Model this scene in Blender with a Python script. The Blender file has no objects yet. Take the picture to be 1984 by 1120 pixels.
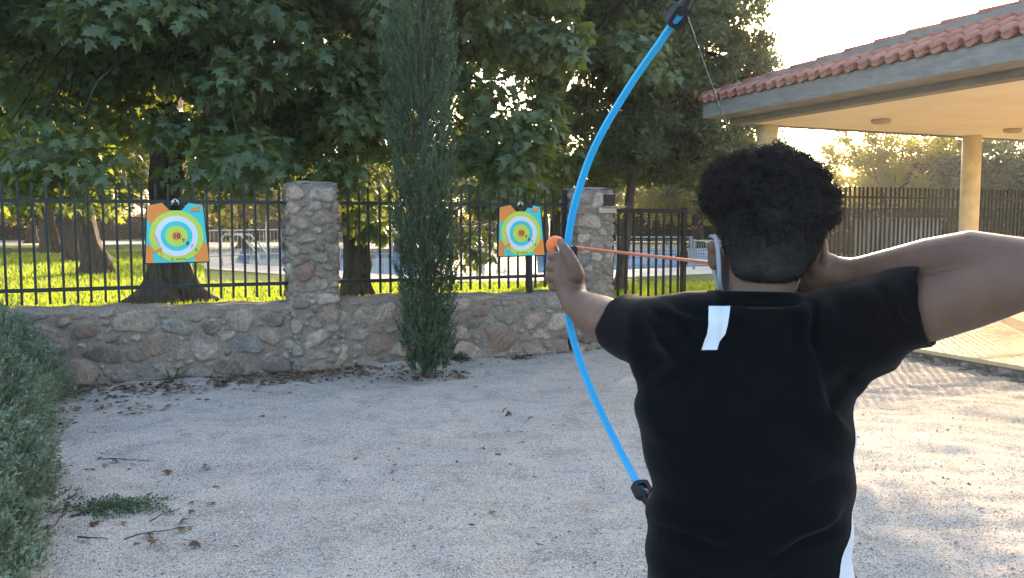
import bpy, bmesh, math, random
import numpy as np
from mathutils import Vector, Matrix, noise
from mathutils.bvhtree import BVHTree
R = math.radians
sc = bpy.context.scene
COL = sc.collection

# ------------------------------------------------------------------ camera
FPX, HOR, CAMZ = 1700.0, 425.0, 1.5           # focal length in photo pixels, horizon row, eye height
PITCH = math.atan((560 - HOR) / FPX)
cd = bpy.data.cameras.new('camera'); cam = bpy.data.objects.new('camera', cd); COL.objects.link(cam)
cam.location = (0, 0, CAMZ); cam.rotation_euler = (math.pi / 2 - PITCH, 0, 0)
cd.sensor_width = 36; cd.lens = 36 * FPX / 1984; cd.clip_start = .05; cd.clip_end = 2000
sc.camera = cam
# ------------------------------------------------------------------ light
SUN_AZ, SUN_EL = 17.0, 15.0                    # degrees right of the view direction, above the horizon
w = bpy.data.worlds.new('World'); sc.world = w; w.use_nodes = True
nt = w.node_tree; nt.nodes.clear()
sky = nt.nodes.new('ShaderNodeTexSky'); sky.sky_type = 'NISHITA'; sky.sun_disc = False
sky.sun_elevation = R(SUN_EL); sky.sun_rotation = R(SUN_AZ); sky.air_density = 1.0; sky.dust_density = 3.0; sky.ozone_density = 1.0
bg = nt.nodes.new('ShaderNodeBackground'); bg.inputs[1].default_value = .15
wo = nt.nodes.new('ShaderNodeOutputWorld'); nt.links.new(sky.outputs[0], bg.inputs[0]); nt.links.new(bg.outputs[0], wo.inputs[0])
ld = bpy.data.lights.new('sun', 'SUN'); ld.energy = 3.8; ld.angle = R(.5); ld.color = (1, .75, .47)
sun = bpy.data.objects.new('sun', ld); COL.objects.link(sun)
sdir = Vector((math.sin(R(SUN_AZ)) * math.cos(R(SUN_EL)), math.cos(R(SUN_AZ)) * math.cos(R(SUN_EL)), math.sin(R(SUN_EL))))
sun.rotation_euler = sdir.to_track_quat('Z', 'Y').to_euler()
sc.view_settings.view_transform = 'Standard'; sc.view_settings.look = 'None'
sc.view_settings.exposure = 2.4; sc.view_settings.gamma = 1
sc.cycles.max_bounces = 8; sc.cycles.transparent_max_bounces = 8

# ------------------------------------------------------------------ helpers
_c, _s = math.cos(PITCH), math.sin(PITCH)
def P(px, py, D):                              # point of the scene seen at a photo pixel, D metres ahead
    a = (px - 992) / FPX; t = (560 - py) / FPX
    y = _c + t * _s; z = -_s + t * _c
    return Vector((a / y * D, D, CAMZ + z / y * D))
def G(px, py, z=0.0):                          # point of a level surface at height z seen at a photo pixel
    t = (560 - py) / FPX; y = _c + t * _s; zz = -_s + t * _c
    return P(px, py, (z - CAMZ) / zz * y)
def tag(o, label=None, cat=None, group=None, kind=None):
    if label: o['label'] = label
    if cat: o['category'] = cat
    if group: o['group'] = group
    if kind: o['kind'] = kind
    return o
def empty(name, loc=(0, 0, 0), label=None, cat=None, group=None):
    o = bpy.data.objects.new(name, None); COL.objects.link(o); o.location = loc; o.empty_display_size = .1
    return tag(o, label, cat, group)
def link(name, me, parent=None, mats=None, smooth=False):
    o = bpy.data.objects.new(name, me); COL.objects.link(o)
    if parent is not None:
        o.parent = parent; o.matrix_parent_inverse = Matrix.Translation(-Vector(parent.location)) if parent.type == 'EMPTY' else Matrix.Identity(4)
    if mats:
        for m in (mats if isinstance(mats, (list, tuple)) else [mats]): me.materials.append(m)
    if smooth: me.polygons.foreach_set('use_smooth', [True] * len(me.polygons))
    return o
def npmesh(name, V, F):                        # fast mesh from arrays; F is (n,k) with one k
    me = bpy.data.meshes.new(name); V = np.ascontiguousarray(V, dtype=np.float32); F = np.ascontiguousarray(F, dtype=np.int32)
    n, k = F.shape
    me.vertices.add(len(V)); me.vertices.foreach_set('co', V.ravel())
    me.loops.add(n * k); me.loops.foreach_set('vertex_index', F.ravel())
    me.polygons.add(n); me.polygons.foreach_set('loop_start', np.arange(0, n * k, k, dtype=np.int32))
    me.update(calc_edges=True); return me
class MB:                                       # collects shapes, becomes ONE mesh object
    def __init__(s): s.v = []; s.f = []; s.m = []; s.mi = 0
    def add(s, vs, fs):
        b = len(s.v); s.v += [tuple(v) for v in vs]; s.f += [tuple(i + b for i in f) for f in fs]; s.m += [s.mi] * len(fs)
    def box(s, c, size, rot=0, tilt=None):
        M = Matrix.Rotation(rot, 3, 'Z')
        if tilt is not None: M = tilt
        hx, hy, hz = [q / 2 for q in size]; c = Vector(c)
        vs = [c + M @ Vector((x * hx, y * hy, z * hz)) for x in (-1, 1) for y in (-1, 1) for z in (-1, 1)]
        s.add(vs, [(0, 1, 3, 2), (4, 6, 7, 5), (0, 4, 5, 1), (2, 3, 7, 6), (0, 2, 6, 4), (1, 5, 7, 3)])
    def tube(s, pts, rad, n=8, caps=True, round_ends=False, flat=None):
        pts = [Vector(p) for p in pts]
        if not hasattr(rad, '__len__'): rad = [rad] * len(pts)
        rad = list(rad)
        if round_ends:
            def ext(p, q, r):
                d = (p - q).normalized(); return [(p + d * r * math.sin(a), r * math.cos(a)) for a in (R(30), R(60), R(82))]
            a = ext(pts[0], pts[1], rad[0])[::-1]; b = ext(pts[-1], pts[-2], rad[-1])
            pts = [q[0] for q in a] + pts + [q[0] for q in b]; rad = [q[1] for q in a] + rad + [q[1] for q in b]
        m = len(pts); up = None; vs = []
        for i in range(m):
            t = (pts[min(i + 1, m - 1)] - pts[max(i - 1, 0)]).normalized()
            if up is None:
                up = Vector((0, 0, 1)) if abs(t.z) < .9 else Vector((1, 0, 0))
                if flat is not None: up = Vector(flat)
            u = (up - t * up.dot(t)).normalized(); up = u; v = t.cross(u)
            for k in range(n):
                a = 2 * math.pi * k / n; vs.append(pts[i] + (u * math.cos(a) + v * math.sin(a)) * rad[i])
        fs = [(i * n + k, i * n + (k + 1) % n, (i + 1) * n + (k + 1) % n, (i + 1) * n + k) for i in range(m - 1) for k in range(n)]
        if caps: fs += [tuple(range(n - 1, -1, -1)), tuple((m - 1) * n + k for k in range(n))]
        s.add(vs, fs)
    def ell(s, c, r, rot=None, nu=20, nv=12):
        c = Vector(c); M = rot or Matrix.Identity(3); vs = [c + M @ Vector((0, 0, r[2]))]; fs = []
        for j in range(1, nv):
            a = math.pi * j / nv
            for i in range(nu):
                b = 2 * math.pi * i / nu
                vs.append(c + M @ Vector((r[0] * math.sin(a) * math.cos(b), r[1] * math.sin(a) * math.sin(b), r[2] * math.cos(a))))
        vs.append(c + M @ Vector((0, 0, -r[2]))); L = len(vs) - 1
        for i in range(nu):
            k = (i + 1) % nu; fs.append((0, 1 + i, 1 + k)); fs.append((L, 1 + (nv - 2) * nu + k, 1 + (nv - 2) * nu + i))
            for j in range(nv - 2): fs.append((1 + j * nu + i, 1 + (j + 1) * nu + i, 1 + (j + 1) * nu + k, 1 + j * nu + k))
        s.add(vs, fs)
    def loft(s, secs, n=28, e=2.3):             # secs: (centre, half width, half depth)
        vs = []; fs = []
        for c, a, b in secs:
            c = Vector(c)
            for k in range(n):
                t = 2 * math.pi * k / n; ct, st = math.cos(t), math.sin(t)
                vs.append(c + Vector((a * math.copysign(abs(ct) ** (2 / e), ct), b * math.copysign(abs(st) ** (2 / e), st), 0)))
        m = len(secs)
        fs = [(i * n + k, i * n + (k + 1) % n, (i + 1) * n + (k + 1) % n, (i + 1) * n + k) for i in range(m - 1) for k in range(n)]
        fs += [tuple(range(n - 1, -1, -1)), tuple((m - 1) * n + k for k in range(n))]
        s.add(vs, fs)
    def prism(s, poly, z0, z1, M=None):         # polygon in x,y extruded between z0 and z1, placed by the 4x4 M
        n = len(poly); M = M or Matrix.Identity(4)
        vs = [M @ Vector((x, y, z0)) for x, y in poly] + [M @ Vector((x, y, z1)) for x, y in poly]
        s.add(vs, [tuple(range(n - 1, -1, -1)), tuple(range(n, 2 * n))] + [(i, (i + 1) % n, n + (i + 1) % n, n + i) for i in range(n)])
    def mesh(s, name):
        me = bpy.data.meshes.new(name); me.from_pydata(s.v, [], s.f)
        me.polygons.foreach_set('material_index', s.m); me.update(); return me
    def build(s, name, mats, parent=None, smooth=False): return link(name, s.mesh(name), parent, mats, smooth)
def blob(mb, voxel, smooth=8, fac=.5):          # closed shapes melted into one continuous surface
    o = bpy.data.objects.new('tmp', mb.mesh('tmp')); COL.objects.link(o)
    m = o.modifiers.new('r', 'REMESH'); m.mode = 'VOXEL'; m.voxel_size = voxel
    s = o.modifiers.new('s', 'SMOOTH'); s.factor = fac; s.iterations = smooth
    dg = bpy.context.evaluated_depsgraph_get(); me = bpy.data.meshes.new_from_object(o.evaluated_get(dg))
    bpy.data.objects.remove(o); return me
def verts(me):
    a = np.empty(len(me.vertices) * 3, np.float32); me.vertices.foreach_get('co', a); return a.reshape(-1, 3)
def copy_tree(o, parent=None):
    c = o.copy(); COL.objects.link(c)
    if parent is not None: c.parent = parent
    for ch in list(o.children): copy_tree(ch, c)
    return c

# ------------------------------------------------------------------ materials
class N:
    def __init__(s, name):
        s.m = bpy.data.materials.new(name); s.m.use_nodes = True; s.t = s.m.node_tree; s.b = s.t.nodes['Principled BSDF']; s.o = s.t.nodes['Material Output']
        s.tc = s.t.nodes.new('ShaderNodeTexCoord')
    def n(s, typ, **k):
        x = s.t.nodes.new('ShaderNode' + typ)
        for a, v in k.items():
            if a in x.inputs.keys() if False else False: pass
            setattr(x, a, v)
        return x
    def L(s, a, b): s.t.links.new(a, b)
    def noise(s, scale, detail=4, rough=.6, vec=None, dist=0):
        x = s.n('TexNoise'); x.inputs['Scale'].default_value = scale; x.inputs['Detail'].default_value = detail; x.inputs['Roughness'].default_value = rough
        x.inputs['Distortion'].default_value = dist; s.L(vec or s.tc.outputs['Object'], x.inputs['Vector']); return x.outputs['Fac']
    def voro(s, scale, feat='F1', out='Distance', vec=None):
        x = s.n('TexVoronoi'); x.feature = feat; x.inputs['Scale'].default_value = scale; s.L(vec or s.tc.outputs['Object'], x.inputs['Vector']); return x.outputs[out]
    def ramp(s, fac, stops):
        x = s.n('ValToRGB'); s.L(fac, x.inputs[0]); e = x.color_ramp.elements
        while len(e) < len(stops): e.new(.5)
        for q, (p, c) in zip(e, stops):
            q.position = p; q.color = (c, c, c, 1) if not hasattr(c, '__len__') else (*c, 1)
        return x.outputs[0]
    def mix(s, fac, a, b, mode='MIX'):
        x = s.n('MixRGB'); x.blend_type = mode
        for i, v in ((0, fac), (1, a), (2, b)):
            if isinstance(v, (int, float)): x.inputs[i].default_value = v if i == 0 else (v, v, v, 1)
            elif isinstance(v, tuple): x.inputs[i].default_value = (*v, 1)
            else: s.L(v, x.inputs[i])
        return x.outputs[0]
    def math(s, op, a, b=0.0):
        x = s.n('Math'); x.operation = op
        for i, v in ((0, a), (1, b)):
            if isinstance(v, (int, float)): x.inputs[i].default_value = v
            else: s.L(v, x.inputs[i])
        return x.outputs[0]
    def mapping(s, scale=(1, 1, 1), rot=(0, 0, 0), src='Object'):
        x = s.n('Mapping'); s.L(s.tc.outputs[src], x.inputs[0]); x.inputs['Scale'].default_value = scale; x.inputs['Rotation'].default_value = rot; return x.outputs[0]
    def bump(s, h, strength=.5, dist=.01):
        x = s.n('Bump'); x.inputs['Strength'].default_value = strength; x.inputs['Distance'].default_value = dist; s.L(h, x.inputs['Height']); s.L(x.outputs[0], s.b.inputs['Normal'])
    def col(s, c):
        if isinstance(c, tuple): s.b.inputs['Base Color'].default_value = (*c, 1)
        else: s.L(c, s.b.inputs['Base Color'])
    def set(s, rough=.8, spec=.3, metal=0):
        s.b.inputs['Roughness'].default_value = rough; s.b.inputs['Specular IOR Level'].default_value = spec; s.b.inputs['Metallic'].default_value = metal; return s.m
def simple(name, c, rough=.7, var=.15, scale=8, bump=0, bscale=60, spec=.3, metal=0, sheen=0):
    k = N(name); a = tuple(x * (1 - var) for x in c); b = tuple(min(1, x * (1 + var)) for x in c)
    k.col(k.mix(k.ramp(k.noise(scale, 6), [(.35, 0.0), (.65, 1.0)]), a, b))
    if bump: k.bump(k.noise(bscale, 6, .7), bump, .004)
    if sheen: k.b.inputs['Sheen Weight'].default_value = sheen; k.b.inputs['Sheen Roughness'].default_value = .5
    return k.set(rough, spec, metal)
def leafmat(name, cols, trans, tw=.35, rough=.5, spec=.4, dry=None, dscale=5):
    k = N(name); g = k.n('NewGeometry')
    c = k.ramp(g.outputs['Random Per Island'], [(i / (len(cols) - 1), q) for i, q in enumerate(cols)])
    big = k.ramp(k.noise(.9, 2), [(.35, .7), (.65, 1.2)]); c2 = k.mix(1.0, c, big, 'MULTIPLY')
    if dry: c2 = k.mix(k.ramp(k.noise(dscale, 4, .6), [(.56, 0.0), (.66, .85)]), c2, dry)
    k.col(c2); k.set(rough, spec)
    t = k.n('BsdfTranslucent'); tcol = k.mix(k.math('MULTIPLY', g.outputs['Random Per Island'], .5), trans, tuple(x * .55 for x in trans)); k.L(tcol, t.inputs[0])
    ms = k.n('MixShader'); ms.inputs[0].default_value = tw; k.L(k.b.outputs[0], ms.inputs[1]); k.L(t.outputs[0], ms.inputs[2]); k.L(ms.outputs[0], k.o.inputs[0])
    return k.m

M_iron = simple('painted_iron', (.012, .016, .018), .45, .3, 20, .1, spec=.4)
M_iron2 = simple('dark_iron', (.014, .014, .014), .5, .3, 20, .1)
M_black = simple('black_plastic', (.012, .013, .018), .45, .2, 40)
M_concrete = simple('concrete', (.27, .27, .26), .9, .25, 2.5, .3)
M_rust = simple('rusty_steel', (.05, .028, .02), .85, .4, 12, .4)

def bark_mat(name, a, b, sc=6):
    k = N(name); v = k.mapping((1, 1, .35)); n1 = k.noise(sc, 8, .7, v, 1.0); vo = k.voro(sc * 1.6, vec=v)
    k.col(k.mix(k.ramp(n1, [(.35, 0.0), (.62, 1.0)]), a, b)); k.bump(k.mix(.5, n1, vo), .9, .03); return k.set(.9, .2)
M_bark = bark_mat('plane_bark', (.035, .026, .02), (.10, .08, .062))
M_bark2 = bark_mat('oak_bark', (.05, .04, .03), (.13, .105, .085), 9)

# gravel
k = N('gravel'); big = k.noise(.55, 5, .6); mid = k.noise(3.2, 6, .7, dist=.6); fine = k.noise(90, 3, .8); vf = k.voro(150); vc = k.voro(150, out='Color')
tr_ = k.noise(.9, 4, .6, k.mapping((.35, 1.6, 1), (0, 0, -.35)))
streak = k.noise(2.0, 6, .7, k.mapping((.5, 2.2, 1), (0, 0, .2)))
base = k.mix(k.ramp(big, [(.35, 0.0), (.7, 1.0)]), (.50, .44, .375), (.61, .545, .475))
base = k.mix(k.ramp(mid, [(.36, .6), (.52, 0.0)]), base, (.27, .235, .20))
base = k.mix(k.ramp(streak, [(.56, 0.0), (.72, .5)]), base, (.25, .22, .19))
sep = k.n('SeparateColor'); k.L(vc, sep.inputs[0])
base = k.mix(k.ramp(sep.outputs[0], [(.0, .95), (.32, .0)]), base, (.12, .11, .10))
base = k.mix(k.ramp(sep.outputs[1], [(.70, .0), (1.0, .9)]), base, (.72, .71, .70))
base = k.mix(k.ramp(tr_, [(.54, 0.0), (.62, .35)]), base, (.56, .53, .49))
base = k.mix(k.ramp(fine, [(.3, .35), (.5, 0.0)]), base, (.14, .13, .125))
k.col(base); k.bump(k.mix(.5, k.mix(.5, fine, vf), k.mix(.5, mid, k.noise(16, 5, .7))), .9, .035); M_gravel = k.set(.95, .15)
# grass soil
k = N('lawn_soil'); k.col(k.mix(k.ramp(k.noise(14, 6, .7), [(.35, 0.0), (.65, 1.0)]), (.055, .085, .016), (.10, .15, .03))); k.bump(k.noise(60, 4, .8), .8, .03); M_soil = k.set(.95, .1)
M_grass = leafmat('grass_blade', [(.05, .10, .015), (.09, .16, .022), (.07, .13, .02), (.16, .17, .05)], (.40, .52, .03), .52, .5)
M_plane = leafmat('plane_leaf', [(.062, .108, .064), (.084, .138, .078), (.108, .168, .094), (.070, .122, .068), (.14, .165, .08)], (.34, .40, .05), .38, .40, .5)
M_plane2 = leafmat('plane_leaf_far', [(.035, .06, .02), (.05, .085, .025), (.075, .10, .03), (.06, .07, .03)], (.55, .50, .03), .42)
M_oak = leafmat('oak_leaf', [(.095, .12, .068), (.125, .155, .088), (.16, .19, .11), (.11, .135, .075)], (.30, .32, .08), .32)
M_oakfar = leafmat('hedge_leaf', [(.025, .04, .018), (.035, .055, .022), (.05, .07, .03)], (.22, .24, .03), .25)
M_yellow = leafmat('yellowing_leaf', [(.07, .09, .025), (.12, .12, .03), (.17, .15, .04), (.06, .08, .02)], (.66, .56, .05), .46)
M_cyp = leafmat('cypress_leaf', [(.038, .070, .038), (.052, .094, .048), (.080, .128, .064), (.044, .080, .042)], (.08, .12, .02), .12, .5, .4, (.12, .10, .06), 7)
M_shrub = leafmat('grey_shrub_leaf', [(.15, .21, .14), (.22, .29, .20), (.31, .37, .29), (.18, .23, .14)], (.14, .20, .08), .2, .8, .1, (.17, .12, .09), 4.5)
M_shrubg = leafmat('shrub_grass', [(.16, .25, .09), (.22, .31, .12), (.36, .37, .22)], (.2, .26, .06), .25, .7, .1)
M_weed = leafmat('weed_leaf', [(.045, .085, .04), (.07, .12, .05), (.09, .14, .07)], (.1, .15, .04), .2, .7)
M_litter = leafmat('dry_leaf', [(.10, .055, .035), (.16, .10, .06), (.24, .17, .11), (.07, .04, .028), (.13, .09, .06)], (.15, .08, .04), .1, .9, .1)
M_twig = simple('dry_twig', (.20, .16, .12), .9, .3)
M_twigd = simple('dark_twig', (.07, .055, .045), .9, .3)
M_stonef = simple('pebble_stone', (.36, .35, .34), .9, .35, 30)
# ------------------------------------------------------------------ the lines of the place
SL = .44; CB, SB = 1 / math.hypot(1, SL), SL / math.hypot(1, SL)
W0 = (-1.99, 8.66)
def W(u, off=0.0, z=0.0):                      # along the wall, metres behind its front face, height
    return Vector((W0[0] + CB * u - SB * off, W0[1] + SB * u + CB * off, z))
def U(px, off=0.0):
    a = (px - 992) / FPX; x0, y0 = W0[0] - SB * off, W0[1] + CB * off
    return (a * y0 - x0) / (CB - a * SB)
ANG = math.atan2(SB, CB)
GZ = .30                                        # the lawn lies higher than the gravel

def nz(x, y, s, seed=0): return noise.noise(Vector((x * s + seed, y * s - seed, seed * 1.7)))
# ground far out, then the gravel yard with real unevenness
mb = MB(); mb.add([(-500, -300, -.12), (500, -300, -.12), (500, 900, -.12), (-500, 900, -.12)], [(0, 1, 2, 3)])
tag(mb.build('ground', M_soil), kind='structure')
xs = np.concatenate([np.arange(-14, -4.5, .5), np.arange(-4.5, 6.5, .045), np.arange(6.5, 16, .5)])
ys = np.concatenate([np.arange(-8, 2.6, .6), np.arange(2.6, 13.4, .045), np.arange(13.4, 24, .6)])
X, Y = np.meshgrid(xs, ys)
rs = np.random.RandomState(3)
Z = np.zeros_like(X)
for i in range(46):
    f = rs.uniform(.5, 16); a = rs.uniform(0, 6.3); amp = .009 / (1 + f * .45)
    Z += amp * np.sin(f * (X * np.cos(a) + Y * np.sin(a)) + rs.uniform(0, 6.3))
for i in range(1100):                            # scuffs and footprints, thick on the right
    cx, cy = (rs.uniform(1.6, 5.5), rs.uniform(3, 9.5)) if i < 950 else (rs.uniform(-3, 3), rs.uniform(3, 9))
    r = rs.uniform(.045, .12); q = ((X - cx) / (r * 1.7)) ** 2 + ((Y - cy) / r) ** 2
    Z += np.where(q < 6, (-.0075 if i < 950 else -.004) * (1 - q * .8) * np.exp(-q), 0)
nx, ny = len(xs), len(ys); idx = np.arange(nx * ny).reshape(ny, nx)
F = np.stack([idx[:-1, :-1], idx[:-1, 1:], idx[1:, 1:], idx[1:, :-1]], -1).reshape(-1, 4)
tag(link('gravel_yard', npmesh('gravel_yard', np.stack([X, Y, Z], -1).reshape(-1, 3), F), None, M_gravel, True), kind='structure')
# raised lawn
mb = MB()
lawn = [W(-14, .17), W(4.6, .17), Vector((2.62, 13.55, 0)), Vector((2.62 + 40, 13.55 + 40 * SL, 0)), Vector((260, 130, 0)), Vector((260, 600, 0)), Vector((-260, 600, 0)), Vector((-260, 40, 0))]
mb.prism([(p.x, p.y) for p in lawn], -.1, GZ)
tag(mb.build('lawn', M_soil), kind='structure')

# ------------------------------------------------------------------ rubble stone masonry with real relief
PAL = [(.25, .155, .12), (.37, .28, .21), (.41, .29, .235), (.27, .24, .205), (.22, .205, .19), (.48, .40, .32), (.18, .13, .105), (.34, .24, .185), (.43, .33, .26), (.31, .255, .215), (.38, .30, .25), (.46, .36, .30)]
def stonefield(Wd, H, res, seed, rmax=.15, cover=1100, wrap=False):
    r_ = np.random.RandomState(seed); nx, ny = int(Wd / res) + 1, int(H / res) + 1
    occ = np.zeros((ny, nx), bool); h = np.zeros((ny, nx)); c = np.zeros((ny, nx, 3)); c[:] = (.27, .225, .185)
    YY, XX = np.mgrid[0:ny, 0:nx] * res
    big = np.zeros((ny, nx))
    for i in range(24):
        f = r_.uniform(3, 60); a = r_.uniform(0, 6.3); big += np.sin(f * (XX * np.cos(a) + YY * np.sin(a)) + r_.uniform(0, 6.3)) / (1 + f * .06)
    h += big * .0009
    c *= (1 + .045 * big)[..., None]
    for t in range(cover):
        f = 1 - t / cover; r = .018 + (rmax - .018) * f ** 1.5 * r_.uniform(.45, 1)
        rx, ry = r * r_.uniform(1.0, 1.5), r * r_.uniform(.6, .95); an = r_.uniform(-.35, .35)
        cx, cy = r_.uniform(0, Wd), r_.uniform(0, H); k = int(rx / res) + 3
        i0, i1, j0, j1 = max(0, int(cx / res) - k), min(nx, int(cx / res) + k), max(0, int(cy / res) - k), min(ny, int(cy / res) + k)
        if i1 - i0 < 3 or j1 - j0 < 3: continue
        dx, dy = XX[j0:j1, i0:i1] - cx, YY[j0:j1, i0:i1] - cy
        u, v = dx * np.cos(an) + dy * np.sin(an), -dx * np.sin(an) + dy * np.cos(an)
        th = np.arctan2(v / ry, u / rx); e = r_.uniform(2.0, 3.4)
        wob = 1 + .10 * np.sin(2 * th + r_.uniform(0, 6)) + .10 * np.sin(3 * th + r_.uniform(0, 6)) + .05 * np.sin(5 * th + r_.uniform(0, 6)) + .03 * np.sin(9 * th + r_.uniform(0, 6))
        q = (np.abs(u / rx) ** e + np.abs(v / ry) ** e) ** (1 / e) / wob
        m = q < 1
        if m.sum() < 5 or occ[j0:j1, i0:i1][q < 1 + .0045 / r].any(): continue
        occ[j0:j1, i0:i1] |= m
        dome = r_.uniform(.011, .030) * min(1, r / .06 + .3); p = r_.uniform(3, 9)
        tilt = (u * r_.uniform(-.10, .10) + v * r_.uniform(-.10, .10)); fac = np.abs(np.sin(u * r_.uniform(15, 60) + v * r_.uniform(-50, 50) + 2)) * .006
        hh = dome * (1 - q ** p) + (tilt + fac) * (q < .93)
        h[j0:j1, i0:i1] = np.where(m, hh, h[j0:j1, i0:i1])
        base = np.array(PAL[r_.randint(len(PAL))]) * r_.uniform(.85, 1.15); base = base * .82 + .18 * np.array((.27, .225, .185))
        if r_.rand() < .3: base = .5 * base + .5 * np.array(PAL[r_.randint(len(PAL))])
        mot = 1 + .10 * np.sin(u * r_.uniform(10, 40) + v * r_.uniform(-40, 40)) + r_.uniform(-.14, .14, u.shape)
        edge = np.clip((1 - q) * 14, 0, 1)[..., None]
        smear = np.clip(.5 + 1.1 * np.sin(u * r_.uniform(8, 22) + r_.uniform(0, 6)) * np.sin(v * r_.uniform(8, 22) + r_.uniform(0, 6)) - .75 * q, -1, 1)[..., None]; edge = edge * np.where(smear < -.45, .45, 1.0); cc = base * mot[..., None] * edge + c[j0:j1, i0:i1] * (1 - edge)
        c[j0:j1, i0:i1] = np.where(m[..., None], cc, c[j0:j1, i0:i1])
    return h, np.clip(c, .02, .9)
k = N('rubble_masonry'); at = k.n('VertexColor'); at.layer_name = 'stone'
n1 = k.noise(38, 8, .75); n2 = k.noise(7, 6, .7)
cc = k.mix(1.0, at.outputs[0], k.ramp(n1, [(.25, .45), (.5, 1.0), (.75, 1.6)]), 'MULTIPLY'); cc = k.mix(k.ramp(n2, [(.5, 0.0), (.72, .45)]), cc, (.16, .14, .12)); cc = k.mix(k.ramp(k.noise(23, 6, .8), [(.66, 0.0), (.75, .5)]), cc, (.42, .38, .33))
k.col(cc); k.bump(k.mix(.5, n1, k.noise(120, 5, .8)), .95, .016); M_rubble = k.set(.93, .15)
def masonry(name, h, c, posfn, parent=None, extra=None):
    ny, nx = h.shape; V = posfn(h); idx = np.arange(nx * ny).reshape(ny, nx)
    F = np.stack([idx[:-1, :-1], idx[:-1, 1:], idx[1:, 1:], idx[1:, :-1]], -1).reshape(-1, 4)
    me = npmesh(name, V.reshape(-1, 3), F); a = me.color_attributes.new('stone', 'FLOAT_COLOR', 'POINT')
    cc = np.ones((nx * ny, 4), np.float32); cc[:, :3] = c.reshape(-1, 3); a.data.foreach_set('color', cc.ravel())
    return link(name, me, parent, M_rubble, True)
WH, WT = .70, .36; res = .0085
u0, u1 = -7.5, U(1100) + .012
h, c = stonefield(u1 - u0, WH + WT, res, 11, .185, 9000)
ny, nx = h.shape
def wallpos(h):
    vv, uu = np.mgrid[0:ny, 0:nx] * res; uu = uu + u0
    capwob = .012 * np.sin(uu * 2.1) + .008 * np.sin(uu * 7.3 + 1) + .006 * np.sin(uu * 17)
    top = vv > WH; k = np.clip((vv - WH) / WT, 0, 1) * WT
    hh = h * np.where(vv < .02, 0, 1)
    off = np.where(top, k, -hh); z = np.where(top, WH + capwob + hh * .5, np.minimum(vv, WH) + capwob * vv / WH) - .01
    b = np.clip(1 - np.abs(vv - WH) / .04, 0, 1); off = off + b * .014; z = z - b * .012   # rounded arris
    z = np.where(vv < .001, -.08, z)
    return np.stack([W0[0] + CB * uu - SB * off, W0[1] + SB * uu + CB * off, z], -1)
# mortar cap along the top
vv = (np.arange(ny) * res)[:, None, None]; capm = np.clip((vv - (WH - .045 - .02 * np.sin(np.arange(nx) * .05)[None, :, None])) / .02, 0, 1)
c = c * (1 - capm * .8) + np.array((.26, .215, .175)) * capm * .8; h = h * (1 - capm[..., 0] * .7)
wall = empty('stone_wall', W((u0 + u1) / 2), 'low rubble stone wall with a mortar cap under the iron railings', 'stone wall')
masonry('masonry', h, c, wallpos, wall)
mb = MB(); mb.prism([(p.x, p.y) for p in (W(u0, .05), W(u1, .05), W(u1, WT - .001), W(u0, WT - .001))], -.1, WH - .03); mb.build('wall_core', M_concrete, wall)

def pillar(px0, px1, front, name_label, seed, top):
    a, b = U(px0, -front), U(px1, -front); wd = b - a; dp = .42; per = 2 * (wd + dp)
    h, c = stonefield(per, top, res, seed, .105, 6000); ny, nx = h.shape
    def pos(h):
        vv, ss = np.mgrid[0:ny, 0:nx] * res; ss = np.minimum(ss, per)
        # path: left back -> left front -> right front -> right back -> closing
        cum = [0, dp, dp + wd, 2 * dp + wd, per]; pts = np.array([(a, dp - front), (a, -front), (b, -front), (b, dp - front), (a, dp - front)])
        nrm = np.array([(-1, 0), (0, -1), (1, 0), (0, 1), (-1, 0)], float)
        u = np.interp(ss, cum, pts[:, 0]); o = np.interp(ss, cum, pts[:, 1])
        nu = np.interp(ss, [0, dp - .03, dp + .03, dp + wd - .03, dp + wd + .03, 2 * dp + wd - .03, 2 * dp + wd + .03, per], [-1, -1, 0, 0, 1, 1, 0, 0])
        no = np.interp(ss, [0, dp - .03, dp + .03, dp + wd - .03, dp + wd + .03, 2 * dp + wd - .03, 2 * dp + wd + .03, per], [0, 0, -1, -1, 0, 0, 1, 1])
        cor = np.exp(-np.min(np.abs(ss[..., None] - np.array(cum)), -1) / .02) * .015
        hh = h * 1.15 - cor; hh[:, 0] = 0; hh[:, -1] = 0
        u = u + nu * hh; o = o + no * hh
        z = vv + .006 * np.sin(u * 30) * (vv > top - .05) - .01
        return np.stack([W0[0] + CB * u - SB * o, W0[1] + SB * u + CB * o, z], -1)
    capm = np.clip(((np.arange(ny) * res)[:, None, None] - (top - .06)) / .02, 0, 1); c = c * (1 - capm * .75) + np.array((.22, .19, .17)) * capm * .75; h = h * (1 - capm[..., 0] * .6)
    p = empty('stone_pillar', W((a + b) / 2, .2), name_label, 'stone pillar', 'stone pillars of the railing')
    masonry('masonry', h, c, pos, p)
    mb = MB(); n = 14; V = []
    for j in range(n + 1):
        for i in range(n + 1):
            e = min(i, j, n - i, n - j) / n
            uu, oo = a + wd * i / n, -front + dp * j / n
            q = W(uu, oo, top - .012 + min(.022, e * .12) + .01 * nz(uu, oo, 9, seed)); V.append(q)
    mb.add(V, [(j * (n + 1) + i, j * (n + 1) + i + 1, (j + 1) * (n + 1) + i + 1, (j + 1) * (n + 1) + i) for j in range(n) for i in range(n)])
    mb.build('mortar_cap', simple('pillar_cap', (.22, .195, .17), .95, .3, 20, .6), p, True)
    return a, b
pa = pillar(565, 655, .05, 'square rubble stone pillar left of the cypress', 21, 1.865)
pb = pillar(1119, 1188, .05, 'square rubble stone pillar beside the gate, carrying a small brown box', 33, 1.85)
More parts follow.
